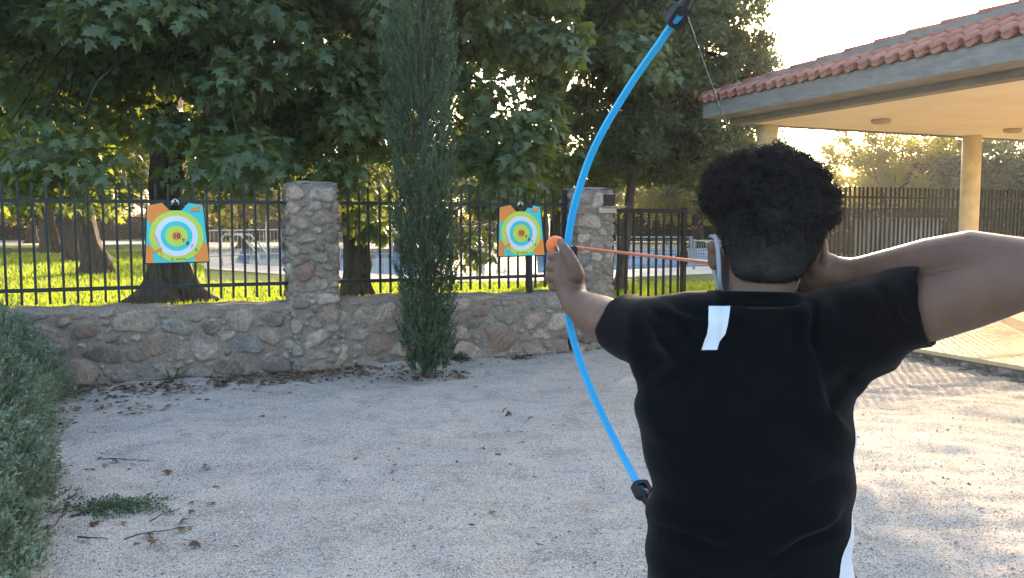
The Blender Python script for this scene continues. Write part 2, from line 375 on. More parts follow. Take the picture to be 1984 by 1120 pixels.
# small box and ledge on the gate pillar
bx = empty('intercom_box', W(pb[1] - .09, -.06, 1.6), 'small rusty brown metal box on the pillar by the gate', 'metal box')
zz = CAMZ + (HOR - 379) / FPX * 10.2; mb = MB(); mb.box(W(pb[1] - .085, -.095, zz - .06), (.125, .06, .125), ANG); mb.build('casing', simple('brown_metal', (.045, .028, .024), .7, .3, 15, .2), bx)
mb = MB(); mb.box(W(pb[1] - .02, -.11, zz - .135), (.26, .07, .012), ANG); mb.build('ledge', simple('grey_slate', (.30, .28, .26), .8, .2), bx)
mb = MB(); mb.box(W(pb[1] - .10, -.085, zz - .175), (.22, .03, .06), ANG); mb.build('mortar_patch', simple('pale_mortar', (.42, .38, .34), .9, .2), bx)
# rusty steel edging on the gravel
mb = MB(); A_, B_ = G(868, 697), G(1215, 670)
d = (B_ - A_).normalized(); L_ = (B_ - A_).length; mb.box((A_ + B_) / 2 + Vector((0, 0, .0)), (L_, .05, .07), math.atan2(d.y, d.x))
tag(mb.build('steel_edging', M_rust), 'rusty steel edging strip at the foot of the stone wall right of the cypress', 'edging strip')

# ------------------------------------------------------------------ iron railings
def bar_mesh(w_, d_, z0, z1, name='bar', rot=ANG):
    mb = MB(); mb.box((0, 0, (z0 + z1) / 2), (w_, d_, z1 - z0), rot); return mb.mesh(name)
def railing(label, ua, ub, off, start, step, z0, z1, rails, mat, group=None, w_=.021, origin=W, posts=(), cat='railing', name='iron_railing', rail_h=.035):
    t = empty(name, origin((ua + ub) / 2, off, z0), label, cat, group)
    me = bar_mesh(w_, w_, z0, z1); me.materials.append(mat); u = start; i = 0
    rr = random.Random(5)
    while u < ub - .03:
        if u > ua + .03:
            o = bpy.data.objects.new('bar', me); COL.objects.link(o); o.parent = t; o.location = origin(u, off + rr.uniform(-.003, .003)) - t.location; o.rotation_euler = (rr.uniform(-.004, .004), rr.uniform(-.006, .006), 0)
        u += step
    for z in rails:
        mb = MB(); a, b = origin(ua, off, z), origin(ub, off, z); mb.box((a + b) / 2, ((b - a).length, w_ + .012, rail_h), ANG); mb.build('rail', mat, t)
    for (pu, pw, pz0, pz1) in posts:
        mb = MB(); mb.box(origin(pu, off + .005, (pz0 + pz1) / 2), (pw, pw, pz1 - pz0), ANG);  mb.build('post', mat, t)
    return t
FO = .17
railing('dark iron railing on the wall left of the first pillar, behind the large target', -7.4, pa[0], FO, U(10, FO) - .113 * 40, .113, .735, 1.83, (.865, 1.665), M_iron, 'iron railings on the stone wall')
uc = U(1026, FO)
railing('dark iron railing on the stone wall between the two pillars, behind the cypress', pa[1], pb[0], FO, U(893, FO) - .112 * 20, .112, .735, 1.83, (.865, 1.665), M_iron, 'iron railings on the stone wall', posts=[(uc, .055, .66, 1.70), (pb[0] - .05, .05, .66, 1.83)])
# gate
ga, gb = U(1192), U(1337)
gt = empty('iron_gate', W((ga + gb) / 2, .1), 'dark iron garden gate of upright bars beside the pillar', 'gate')
for u_, w_ in ((ga, .05), (gb - .025, .055)):
    mb = MB(); mb.box(W(u_, .1, .85), (w_, .05, 1.58), ANG); mb.build('gate_post', M_iron2, gt)
for z_ in (1.60, .42):
    mb = MB(); mb.box(W((ga + gb) / 2, .1, z_), (gb - ga - .1, .04, .05), ANG); mb.build('gate_rail', M_iron2, gt)
me = bar_mesh(.022, .022, .44, 1.58); me.materials.append(M_iron2)
for i in range(9):
    o = bpy.data.objects.new('bar', me); COL.objects.link(o); o.parent = gt; o.location = W(ga + .1 + i * (gb - ga - .2) / 8, .1) - gt.location
mb = MB(); mb.box(W(gb - .04, .07, 1.04), (.07, .06, .16), ANG); mb.box(W(gb - .12, .05, 1.06), (.10, .02, .02), ANG); mb.build('lock', M_iron2, gt)
mb = MB(); mb.box(W((ga + gb) / 2 + .5, .17, .1), (gb - ga + 1.2, .3, .38), ANG); tag(mb.build('threshold_kerb', M_concrete), 'plain concrete step under the iron gate', 'kerb')
# tall fence behind the pavilion
F0 = Vector((8.0, 15.45, 0))
def FW(u, off=0, z=0): return F0 + Vector((CB * u - SB * off, SB * u + CB * off, z))
railing('tall black bar fence behind the open pavilion', -4.35, 5.2, 0, -4.3, .098, .05, 2.03, (1.86, .35), M_iron2, None, .026, FW, [(-4.3, .06, 0, 2.05)], 'fence', 'bar_fence')

# ------------------------------------------------------------------ pavilion
A_dir = Vector((-.40, 1, 0)).normalized(); B_dir = Vector((1, .44, 0)).normalized(); B2 = Vector((1, .47, 0)).normalized()
C0 = Vector((2.75, 12.80, 0))                    # eave corner seen above the gate
def Q(a, b, z): return C0 - A_dir * a + B2 * b + Vector((0, 0, z))   # a metres toward the camera, b metres inward
pav = empty('pavilion', Q(3, 3, 0), 'open concrete pavilion with a red tiled roof, round columns and a timber floor', 'pavilion')
k = N('fascia_concrete'); k.col(k.mix(k.ramp(k.noise(3, 8, .7, k.mapping((1, 1, 4))), [(.35, 0.0), (.65, 1.0)]), (.20, .205, .205), (.31, .31, .30))); k.bump(k.noise(30, 6, .8), .6, .012); M_fascia = k.set(.9, .2)
M_ceil = simple('cream_ceiling', (.90, .83, .68), .85, .05, 1.5, .08, 90)
M_colm = simple('cream_column', (.80, .70, .50), .85, .12, 5, .4, 40)
k = N('roof_tile'); g = k.n('NewGeometry')
tc_ = k.ramp(g.outputs['Random Per Island'], [(0, (.34, .135, .105)), (.35, (.40, .165, .125)), (.7, (.46, .20, .155)), (1, (.32, .14, .11))])
k.col(k.mix(k.ramp(k.noise(9, 6, .7), [(.45, 0.0), (.75, .6)]), tc_, (.30, .19, .15))); k.bump(k.noise(60, 5, .8), .4, .006); M_tile = k.set(.85, .2)
LA, LB = 13.0, 9.0
# fascia ring (roof slab edge) and beam
mb = MB(); zb = 2.95
def slab(mb, a0, a1, b0, b1, z0, z1):
    v = [Q(a0, b0, z0), Q(a1, b0, z0), Q(a1, b1, z0), Q(a0, b1, z0)]; v += [p + Vector((0, 0, z1 - z0)) for p in v]
    mb.add(v, [(0, 3, 2, 1), (4, 5, 6, 7), (0, 1, 5, 4), (1, 2, 6, 5), (2, 3, 7, 6), (3, 0, 4, 7)])
slab(mb, 0, LA, 0, LB, zb, zb + .205); mb.build('roof_slab', M_fascia, pav)
mb = MB(); slab(mb, .10, LA - .3, .42, .62, 2.865, zb - .002); slab(mb, .10, .30, .622, LB - .3, 2.865, zb - .002); mb.build('edge_beam', M_fascia, pav)
mb = MB(); slab(mb, .302, LA - .3, .622, LB - .3, 2.872, zb - .003); mb.build('ceiling', M_ceil, pav)
# tiles: courses of half-round tiles whose ends show along the eave
pitch_t = R(25)
def tile_course(mb, r, n_a, w_=.20, L_=.36):
    for i in range(n_a):
        a = .02 + i * w_; 
        if a > LA: break
        b0 = -.05 + r * .25 ; z0 = zb + .205 + .045 + (b0 + .05) * math.tan(pitch_t)
        if b0 > a * .14 + .06: continue
        jt = random.uniform(-.008, .008)
        for (kind, aa, zz, rr, sg) in ((0, a, z0, .062, 1), (1, a + w_ / 2, z0 - .024, .06, -1)):
            vs = []; n = 8
            for (bb, rad, dz) in ((b0 + jt, rr, 0), (b0 + L_ + jt, rr * .84, L_ * math.tan(pitch_t) - .012)):
                for th in (0, .015):
                    for q in range(n + 1):
                        t = math.pi * q / n; vs.append(Q(aa - math.cos(t) * (rad - th), bb, zz + dz + sg * (math.sin(t) * (rad - th)) + (0 if sg > 0 else rad * .55)))
            m = n + 1; fs = []
            for q in range(n):
                fs += [(q, q + 1, 2 * m + q + 1, 2 * m + q), (m + q + 1, m + q, 3 * m + q, 3 * m + q + 1), (q + 1, q, m + q, m + q + 1), (2 * m + q, 2 * m + q + 1, 3 * m + q + 1, 3 * m + q)]
            fs += [(0, 2 * m, 3 * m, m), (n, m + n, 3 * m + n, 2 * m + n)]
            mb.add(vs, fs)
random.seed(4); mb = MB()
for r in range(4): tile_course(mb, r, 70)
mb.build('roof_tiles', M_tile, pav, True)
# mortar bedding under the eave tiles, the upper roof and the grey upstand with its ridge tiles
mb = MB(); 
def zr(b): return zb + .205 + .012 + (b + .05) * math.tan(pitch_t)
v = [Q(-.02, 0, zb + .206), Q(LA, 0, zb + .206), Q(LA, .85, zr(.85)), Q(5.6, .85, zr(.85)), Q(LA, 4.5, zr(.85)), Q(5.6, 4.5, zr(.85)), Q(-.02, 9, zb + .206), Q(LA, 9, zb + .206)]
mb.add(v, [(0, 1, 2, 3), (0, 3, 5, 6), (3, 2, 4, 5), (6, 5, 4, 7), (1, 7, 4, 2)]); mb.build('roof_bed', M_fascia, pav)
mb = MB(); rp = []
n_ = 30
for i in range(n_ + 1):
    a = i / n_ * LA; b = .07 * a + .10 if a < 1e9 else 0
    rp.append((a, min(.04 + .135 * a, .80)))
def ztop(a, b): return zr(b) + .06 + min(.08, .02 + a * .02)
for i in range(n_):
    (a0, b0), (a1, b1) = rp[i], rp[i + 1]
    v = [Q(a0, b0, zr(b0) - .05), Q(a1, b1, zr(b1) - .05), Q(a1, b1 + .16, zr(b1) - .05), Q(a0, b0 + .16, zr(b0) - .05)]
    v += [Q(a0, b0, ztop(a0, b0)), Q(a1, b1, ztop(a1, b1)), Q(a1, b1 + .16, ztop(a1, b1)), Q(a0, b0 + .16, ztop(a0, b0))]
    mb.add(v, [(0, 1, 5, 4), (2, 3, 7, 6), (4, 5, 6, 7)])
mb.build('upstand', M_fascia, pav)
mb = MB(); a = -.12
while a < LA - .5:
    b = np.interp(a, [q[0] for q in rp], [q[1] for q in rp]); b2 = np.interp(a + .46, [q[0] for q in rp], [q[1] for q in rp])
    p, q = Q(a, b + .06, ztop(max(a, 0), b) + .005), Q(a + .46, b2 + .06, ztop(max(a, 0) + .46, b2) - .012)
    mb.tube([p, q], [.060, .050], 14); a += .42
mb.build('ridge_tiles', M_tile, pav, True)
for pxc, pyc in ((1487, 243), (1884, 263)):
    c_ = G(pxc, pyc, 2.872); w_ = .148; cp = empty('x', c_); bpy.data.objects.remove(cp)
    mb = MB(); n = 32; mb.tube([Vector((c_.x, c_.y, .12)), Vector((c_.x, c_.y, 1.2)), Vector((c_.x, c_.y, 2.20)), Vector((c_.x, c_.y, 2.871))], [w_] * 4, n); co = mb.build('column', M_colm, pav, True)
    me = co.data
    me.polygons.foreach_set('use_smooth', [len(p.vertices) == 4 for p in me.polygons])
# bracket where the fence rail meets the second column
mb = MB(); mb.box(FW(0.0, -.06, 1.86), (.12, .10, .05), ANG); mb.build('bracket', M_iron2, pav)
for px_, py_ in ((1707, 233), (1962, 251)):
    c_ = G(px_, py_, 2.86); mb = MB(); mb.tube([c_ + Vector((0, 0, .01)), c_, c_ - Vector((0, 0, .035)), c_ - Vector((0, 0, .05))], [.125, .13, .125, .09], 24); mb.build('ceiling_light', simple('lamp_cover', (.50, .42, .30), .6, .05), pav, True)
# timber floor on a rough concrete base
D0 = Vector((4.78, 8.2, 0)); Dd = Vector((-.41, 1, 0)).normalized(); De = Vector((1, .41, 0)).normalized()
k = N('timber_boards'); v = k.mapping((1, 1, 1), (0, 0, -math.atan2(Dd.y, Dd.x)))
wv = k.n('TexWave'); wv.wave_type = 'BANDS'; wv.bands_direction = 'Y'; wv.inputs['Scale'].default_value = .314 / .095 ; k.L(v, wv.inputs['Vector'])
gap = k.ramp(wv.outputs['Fac'], [(.0, 0.0), (.10, 1.0)])
sx = k.mapping((1.2, 14, 1), (0, 0, -math.atan2(Dd.y, Dd.x)))
wood = k.mix(k.ramp(k.noise(1.5, 6, .7, sx), [(.3, 0.0), (.7, 1.0)]), (.56, .39, .21), (.74, .55, .33))
k.col(k.mix(gap, (.10, .06, .035), wood)); k.bump(gap, .6, .008); M_deck = k.set(.75, .3)
mb = MB(); v = [D0 - Dd * 7 + Vector((0, 0, .10)), D0 + Dd * 5.2 + Vector((0, 0, .10)), D0 + Dd * 5.2 + De * 14 + Vector((0, 0, .10)), D0 - Dd * 7 + De * 14 + Vector((0, 0, .10))]
mb.prism([(p.x, p.y) for p in v], .085, .125); mb.build('timber_floor', M_deck, pav)
h, c = stonefield(12.2, .09, .012, 55, .05, 900); c = c * .8
def basepos(h):
    ny, nx = h.shape; vv, uu = np.mgrid[0:ny, 0:nx] * .012
    o = -h * 1.3 + .0 + .012 * np.sin(uu * 5) + .01 * np.sin(uu * 13)
    x = D0.x + Dd.x * (uu - 7) + De.x * (o + .03); y = D0.y + Dd.y * (uu - 7) + De.y * (o + .03); z = vv - .005
    return np.stack([x, y, z], -1)
masonry('rough_base', h, c, basepos, pav)
# rubble at the foot of the floor
r_ = random.Random(8); mb = MB()
for i in range(150):
    t = r_.uniform(-1.5, 4.8); p = D0 + Dd * t - De * r_.uniform(.0, .16) ** 1.0
    mb.ell(p + Vector((0, 0, .012)), (r_.uniform(.01, .045), r_.uniform(.01, .04), r_.uniform(.008, .025)), Matrix.Rotation(r_.uniform(0, 3), 3, 'Z'), 7, 5)
tag(mb.build('rubble', simple('rubble_stone', (.16, .13, .11), .95, .4, 12, .5), None), 'crumbled stones along the foot of the timber floor', 'rubble', kind='stuff')

# ------------------------------------------------------------------ pool garden
k = N('pool_water'); k.col((.16, .38, .62)); k.bump(k.noise(5, 3), .15, .02); M_water = k.set(.08, .5)
M_cop = simple('pool_coping', (.42, .39, .35), .85, .12, 3)
def flat(name, pts, z0, z1, m, kind='structure'):
    mb = MB(); mb.prism([(p.x, p.y) for p in pts], z0, z1); o = mb.build(name, m); o['kind'] = kind; return o
flat('pool_terrace', [G(395, 522, GZ), G(780, 549, GZ), G(1010, 547, GZ), G(1470, 528, GZ), G(1560, 476, GZ), G(350, 470, GZ)], GZ - .05, GZ + .02, M_cop)
flat('pool_water', [G(455, 511, GZ), G(760, 534, GZ), G(1010, 532, GZ), G(1430, 515, GZ), G(1470, 494, GZ), G(1000, 484, GZ), G(470, 482, GZ)], GZ + .0, GZ + .024, M_water)
flat('garden_path', [G(-300, 478, GZ), G(300, 474, GZ), G(400, 480, GZ), G(400, 468, GZ), G(-300, 463, GZ)], GZ - .05, GZ + .012, M_cop)
# tiled rim with a dark key pattern on the far side of the pool
mb = MB(); a, b = G(1215, 499, GZ), G(1470, 495, GZ); d = (b - a); n = 44
mt = simple('rim_tile', (.55, .57, .6), .4, .05); md = simple('rim_mark', (.05, .08, .16), .4, .1); an = math.atan2(d.y, d.x)
mb.box((a + b) / 2 + Vector((0, .3, .12)), (d.length, .2, .24), an); mb.mi = 1
nrm = Vector((math.sin(an), -math.cos(an), 0))
for i in range(n):
    p = a + d * ((i + .5) / n) + Vector((0, .3, .12)) + nrm * .102; s_ = d.length / n
    mb.box(p + Vector((0, 0, .07)), (s_ * .7, .006, .025), an); mb.box(p + Vector((-s_ * .33, 0, 0)), (s_ * .14, .006, .12), an); mb.box(p + Vector((s_ * .05, 0, -.055)), (s_ * .6, .006, .025), an); mb.box(p + Vector((s_ * .3, 0, -.02)), (s_ * .14, .006, .05), an)
tag(mb.build('tiled_kerb', [mt, md]), 'tiled pool rim with a dark key pattern', 'pool rim')
M_galv = simple('galvanised_steel', (.32, .34, .35), .45, .15, 10, metal=.6, spec=.5)
def hurdle(a, b, H, label, n):
    t = empty('safety_barrier', a, label, 'barrier', 'metal safety barriers by the pool')
    d = b - a; mb = MB()
    for p in (a, b): mb = MB(); mb.tube([p, p + Vector((0, 0, H))], .035, 8); mb.build('post', M_galv, t)
    mb = MB()
    for z in (H - .03, .12): mb.tube([a + Vector((0, 0, z)), b + Vector((0, 0, z))], .02, 6)
    mb.build('rail', M_galv, t); mb = MB()
    for i in range(1, n): p = a + d * (i / n); mb.box(p + Vector((0, 0, H / 2)), (.012, .012, H - .15))
    mb.build('mesh_panel', M_galv, t)
hurdle(G(1196, 506, GZ), G(1338, 506, GZ), .72, 'long grey metal barrier seen through the iron gate', 34)
hurdle(G(1344, 523, GZ), G(1480, 521, GZ), .72, 'grey metal barrier between the gate and the archer', 30)
hurdle(G(655, 500, GZ), G(760, 498, GZ), .8, 'grey metal barrier behind the gap right of the first pillar', 26)
hurdle(G(400, 505, GZ), G(545, 498, GZ), .9, 'grey metal barrier left of the first pillar', 20)
# pool handrails
for (px, py, s, lab) in ((430, 516, 1, 'curved white pool handrail left of the first pillar'), (925, 545, -1, 'curved steel pool handrail left of the small target')):
    p = G(px, py, GZ); mb = MB()
    for q in (0, .5):
        o = Vector((q * .2, q, 0)); mb.tube([p + o + Vector((0, 0, 0)), p + o + Vector((0, 0, .7)), p + o + Vector((s * .1, 0, .82)), p + o + Vector((s * .5, 0, .8)), p + o + Vector((s * .9, 0, .35)), p + o + Vector((s * 1.0, 0, .0))], .025, 8)
    tag(mb.build('pool_handrail', simple('white_rail', (.6, .6, .58), .4), None, True), lab, 'handrail')
# lamp post, distant low building, hedges
lp = G(517, 474, GZ); t = empty('street_lamp', lp, 'thin white lamp post behind the pool left of the first pillar', 'street lamp')
mb = MB(); mb.tube([lp, lp + Vector((0, 0, 3.0)), lp + Vector((-.5, 0, 3.25))], [.06, .045, .03], 8); mb.build('pole', simple('white_paint', (.6, .6, .6), .5), t)
mb = MB(); mb.ell(lp + Vector((-.7, 0, 3.22)), (.3, .12, .07), None, 10, 6); mb.build('lamp_head', simple('lamp_grey', (.3, .3, .3), .5), t)
def lowb(p0, p1, H, label, nwin, colr):
    t = empty('low_building', p0, label, 'building'); d = p1 - p0; an = math.atan2(d.y, d.x); mid = (p0 + p1) / 2
    nr = Vector((math.sin(an), -math.cos(an), 0))
    mb = MB(); mb.box(mid - nr * 3 + Vector((0, 0, H / 2)), (d.length, 6, H), an); mb.build('wall', simple('render_' + str(nwin), colr, .9, .06, 1), t)
    mb = MB(); mb.box(mid - nr * 3 + Vector((0, 0, H + .1)), (d.length + .8, 6.8, .2), an); mb.build('roof', simple('roof_grey' + str(nwin), (.30, .25, .21), .9, .1), t)
    for i in range(nwin):
        p = p0 + d * ((i + .5) / nwin) + nr * .02 + Vector((0, 0, H * .55)); mb = MB(); mb.box(p, (d.length / nwin * .45, .08, H * .36), an); f = mb.build('window', simple('window_frame%d' % i, (.5, .5, .48), .6), t)
        mb = MB(); mb.box(p + nr * .045, (d.length / nwin * .38, .03, H * .29), an); mb.build('pane', simple('dark_glass%d' % i, (.03, .035, .04), .1, spec=.6), f)
lowb(P(410, 450, 60).xyz * Vector((1, 1, 0)) if False else Vector((-20.8, 62, GZ)), Vector((-6.8, 60, GZ)), 3.4, 'long white building with small windows beyond the pool', 9, (.62, .62, .60))
t = empty('garden_shed', Vector((10.4, 23, GZ)), 'plain pale grey shed wall behind the tall bar fence', 'shed')
mb = MB(); mb.box((10.75, 24.6, GZ + .58), (1.6, 1.6, 1.16), .35); mb.build('wall', simple('shed_render', (.20, .20, .185), .9, .12, 2), t)
mb = MB(); mb.box((10.75, 24.6, GZ + 1.20), (1.8, 1.8, .07), .35); mb.build('roof', simple('shed_roof', (.16, .15, .14), .9, .12, 2), t)
# ------------------------------------------------------------------ vegetation
def leaf_tmpl(kind):
    if kind == 'plane':
        half = [(0.0, .0), (-.02, .16), (-.20, .40), (.05, .27), (.06, .38), (.24, .66), (.30, .28), (.46, .26), (.56, .38), (.64, .16)]
        pts = half + [(1.0, 0.0)] + [(x, -y) for x, y in half[:0:-1]]
        V = [(.32, 0, 0)] + [(x, y, -.28 * abs(y) - .18 * x * x) for x, y in pts]
        n = len(pts); F = [(0, 1 + i, 1 + (i + 1) % n) for i in range(n)]
    elif kind == 'oak':
        V = [(0, 0, 0), (.45, .30, -.05), (1, 0, -.1), (.45, -.30, -.05)]; F = [(0, 3, 1), (1, 3, 2)]
    elif kind == 'blade':
        V = [(0, .5, 0), (0, -.5, 0), (.55, .42, .02), (.55, -.42, .02), (1, 0, -.12)]; F = [(0, 1, 3), (0, 3, 2), (2, 3, 4)]
    elif kind == 'sliver':
        V = [(0, 0, 0), (.5, .5, .04), (1, 0, 0), (.5, -.5, .04)]; F = [(0, 3, 1), (1, 3, 2)]
    return np.array(V, float), np.array(F, int)
def unit(a): return a / np.maximum(np.linalg.norm(a, axis=-1, keepdims=True), 1e-9)
def scatter(name, pos, dirs, nrm, size, kind, mat, parent=None, width=None):
    V, F = leaf_tmpl(kind); d = unit(dirs); n = unit(nrm - d * (nrm * d).sum(-1, keepdims=True)); s = np.cross(n, d)
    size = np.broadcast_to(np.asarray(size, float), (len(pos),))[:, None, None]
    w = size if width is None else np.broadcast_to(np.asarray(width, float), (len(pos),))[:, None, None]
    P_ = pos[:, None] + d[:, None] * V[None, :, 0:1] * size + s[:, None] * V[None, :, 1:2] * w + n[:, None] * V[None, :, 2:3] * size
    FF = F[None] + (np.arange(len(pos)) * len(V))[:, None, None]
    return link(name, npmesh(name, P_.reshape(-1, 3), FF.reshape(-1, 3)), parent, mat)
def rnd(r, n): return unit(r.normal(size=(n, 3)))
def bough(mb, a, b, r0, r1, seed, n=6, sag=.12, sides=7):
    r_ = random.Random(seed); pts = []; L = (b - a).length
    for i in range(n + 1):
        t = i / n; p = a.lerp(b, t) + Vector((0, 0, math.sin(t * math.pi) * L * sag))
        if 0 < i < n: p += Vector((r_.uniform(-1, 1), r_.uniform(-1, 1), r_.uniform(-1, 1))) * L * .035
        pts.append(p)
    mb.tube(pts, [r0 + (r1 - r0) * i / n for i in range(n + 1)], sides, False); return pts
def trunk_mesh(mb, base, top, r, flare, seed, burl=None):
    n = 34; rings = 26; vs = []; H = (top - base).length
    for j in range(rings + 1):
        t = j / rings; zt = t ** 1.35; c = base.lerp(top, zt); hgt = zt * H
        rr = r * (1 - .25 * zt) + flare * math.exp(-hgt / .22)
        for i in range(n):
            a = 2 * math.pi * i / n
            lob = 1 + .10 * math.sin(3 * a + seed) + .07 * math.sin(5 * a + seed * 2 + hgt) + (.35 * math.exp(-hgt / .25)) * math.sin(5 * a + seed)
            q = rr * lob * (1 + .14 * nz(math.cos(a) * 2 + seed, math.sin(a) * 2 + hgt * 2.2, 1.6, seed))
            if burl:
                bz, ba, bs = burl; q += bs * math.exp(-((hgt - bz) / .22) ** 2) * max(0, math.cos(a - ba)) ** 3 * (1 + .5 * nz(a * 2, hgt * 9, 1.5, 3))
            vs.append(c + Vector((math.cos(a) * q, math.sin(a) * q, 0)))
    vs = [v - Vector((0, 0, .06)) if i < n else v for i, v in enumerate(vs)]
    mb.add(vs, [(j * n + i, j * n + (i + 1) % n, (j + 1) * n + (i + 1) % n, (j + 1) * n + i) for j in range(rings) for i in range(n)])
def tree(name, label, base, th, r, flare, cc, cr, ncl, clr, per, size, kind, lmat, bmat, seed, group, cat='tree', droop=.5, zmin=None, lean=(0, 0), burl=None, twigs=True, extra=(), holes=()):
    rg = np.random.RandomState(seed); t = empty(name, base, label, cat, group)
    top = base + Vector((lean[0], lean[1], th)); cc = Vector(cc); mb = MB(); trunk_mesh(mb, base, top, r, flare, seed, burl); mb.build('trunk', bmat, t, True)
    c = []
    while len(c) < ncl:
        d = rnd(rg, 1)[0]; q = d * rg.rand() ** .42 * np.array(cr) + np.array(cc)
        if zmin is not None and q[2] < zmin: continue
        if any(((q[0] / q[1] * FPX + 992 - hx) / hr) ** 2 + ((HOR - (q[2] - CAMZ) / q[1] * FPX - hy) / hr) ** 2 < 1 for hx, hy, hr in holes): continue
        c.append(q)
    c = np.array(c + [np.array(e) for e in extra]); mb = MB()
    ends = []
    nl = 7
    for i in range(nl):
        a = 2 * math.pi * i / nl + seed; e = cc + Vector((math.cos(a) * cr[0] * .5, math.sin(a) * cr[1] * .5, cr[2] * (-.15 + .45 * ((i * 3) % nl) / nl)))
        st = base.lerp(top, .82 + .18 * (i % 3) / 2); pts = bough(mb, st, e, r * .42, r * .13, seed * 31 + i, 7, .05); ends += pts[3:]
    ends_np = np.array([tuple(e) for e in ends])
    if twigs:
        for i, q in enumerate(c):
            j = np.argmin(((ends_np - q) ** 2).sum(1)); bough(mb, Vector(ends_np[j]), Vector(q), max(.012, r * .07), .006, seed * 77 + i, 4, .08, 5)
    mb.build('branches', bmat, t, True)
    n = len(c) * per; ci = np.repeat(np.arange(len(c)), per); rad = clr * rg.uniform(.6, 1.25, len(c))[ci][:, None]
    off = rnd(rg, n) * (rg.rand(n, 1) ** .5) * rad * np.array([1, 1, .62]); off[:, 2] -= .12 * rad[:, 0] * (off[:, 0] ** 2 + off[:, 1] ** 2) / np.maximum(rad[:, 0] ** 2, 1e-6)
    pos = c[ci] + off; out = unit(off + rnd(rg, n) * .15 * rad)
    d = out * .7 + rnd(rg, n) * .75; d[:, 2] -= droop
    nr = out * .55 + rnd(rg, n) * .55; nr[:, 2] += .75
    scatter('crown', pos, d, nr, size * rg.uniform(.6, 1.25, n), kind, lmat, t)
    return t
GRP = 'trees of the pool garden'
tA = G(330, 586, GZ); tB = G(692, 576, GZ)
tree('plane_tree', 'large plane tree with a flared trunk directly behind the large left target', tA, 3.6, .27, .30, (tA.x - .3, tA.y - .4, 4.9), (3.9, 2.9, 3.1), 270, .62, 170, .152, 'plane', M_plane, M_bark, 1, GRP, zmin=2.2, holes=((555, 85, 35), (600, 60, 40)), extra=[tuple(P(x, y, D)) for x, y, D in ((-30, 320, 10.5), (30, 345, 11.5), (90, 330, 10.6), (160, 345, 11.8), (420, 330, 10.8), (470, 305, 10.2), (60, 300, 10), (130, 290, 9.8), (20, 375, 13.5), (-60, 380, 12), (520, 310, 11.2), (180, 385, 15), (415, 250, 11.5), (435, 262, 12.4), (425, 285, 13), (450, 240, 12.8), (405, 270, 13.5))])
tree('plane_tree', 'plane tree with a knobbly twisted trunk just right of the first stone pillar', tB, 2.6, .17, .08, (tB.x + .75, tB.y - .6, 4.6), (2.9, 2.5, 2.8), 185, .55, 160, .15, 'plane', M_plane, M_bark, 2, GRP, zmin=2.15, burl=(.62, -.5, .14), lean=(-.15, 0), holes=((935, 165, 20), (975, 190, 15), (600, 90, 50), (905, 30, 30)),
     extra=[tuple(P(x, y, D)) for x, y, D in ((680, 340, 12.2), (720, 390, 12.6), (640, 330, 11.6), (1000, 300, 11.4), (960, 345, 11.6), (1040, 250, 11.2), (900, 470, 13.4), (720, 440, 13.0), (965, 375, 13.2), (985, 365, 13.8), (945, 385, 12.8), (1000, 350, 14.6), (1020, 335, 15.2), (975, 392, 13.5), (1010, 375, 14.2))])
tC = G(1090, 560, GZ) + Vector((0, 1.6, 0))
tree('plane_tree', 'plane tree with high leafy boughs above the small target', tC, 4.2, .16, .08, (tC.x + .1, tC.y - 2.2, 5.2), (2.3, 2.2, 2.0), 75, .55, 150, .15, 'plane', M_plane, M_bark, 3, GRP, zmin=3.5, holes=((935, 165, 20), (1085, 150, 15)), extra=[tuple(P(x, y, D)) for x, y, D in ((1060, 330, 15.5), (1100, 345, 16), (1120, 300, 15), (1075, 375, 16.5), (1130, 340, 17), (1050, 300, 16), (1030, 350, 17), (1000, 320, 16), (985, 350, 17.5), (1150, 300, 16))])
for i, (px, py, rr, lab, bu) in enumerate(((186, 532, .20, 'nearest of the three left background trunks, with a lumpy hollow foot', (.35, 0, .22)), (146, 507, .24, 'middle of the three leaning trunks left of the large target', None), (98, 490, .30, 'farthest of the three trunks at the left edge of the lawn', None))):
    b = G(px, py, GZ)
    tree('plane_tree', lab, b, 3.4, rr, .12, (b.x - .5 + i * .3, b.y + .5, 4.6 + .4 * i), (3.4 + .8 * i, 2.6 + .8 * i, 2.6 + .3 * i), 130, .75, 85, .22, 'plane', M_plane, M_bark, 11 + i, GRP, zmin=2.2, lean=(-.5 + .1 * i, 0), burl=bu)
# the tall evergreen oak behind the gate
oD = 16.4; ob = G(1202, 563, GZ)
oc = P(1300, 215, oD)
tree('evergreen_oak', 'tall small leaved evergreen tree with a slim trunk behind the iron gate', ob, 3.0, .085, .03, (oc.x - .12, oc.y, 4.6), (1.85, 2.0, 4.3), 520, .38, 400, .088, 'oak', M_oak, M_bark2, 5, GRP, droop=.1, zmin=2.1, lean=(.4, .8), holes=((1235, 385, 32), (1265, 378, 34), (1215, 205, 14), (1200, 160, 16)), extra=[tuple(P(x, y, D)) for x, y, D in ((1400, 190, 16), (1425, 215, 16.6), (1450, 170, 16.2), (1462, 208, 15.8), (1485, 185, 16.5), (1500, 205, 16), (1515, 168, 16.4), (1528, 195, 16.2), (1545, 178, 16.6), (1552, 206, 15.9), (1570, 190, 16.3), (1585, 200, 16.8), (1440, 200, 17.2), (1475, 160, 17.0), (1535, 200, 17.2), (1562, 168, 17.0), (1510, 190, 15.5), (1490, 150, 16.2))] + [tuple(P(1385 + 205 * ((i * .618) % 1), 145 + 62 * ((i * .37 + .1) % 1), 15.4 + 2.4 * ((i * .77) % 1))) for i in range(26)])  # extra clumps hidden behind the roof, added to shade the gravel at right
ob2 = G(1415, 505, GZ)
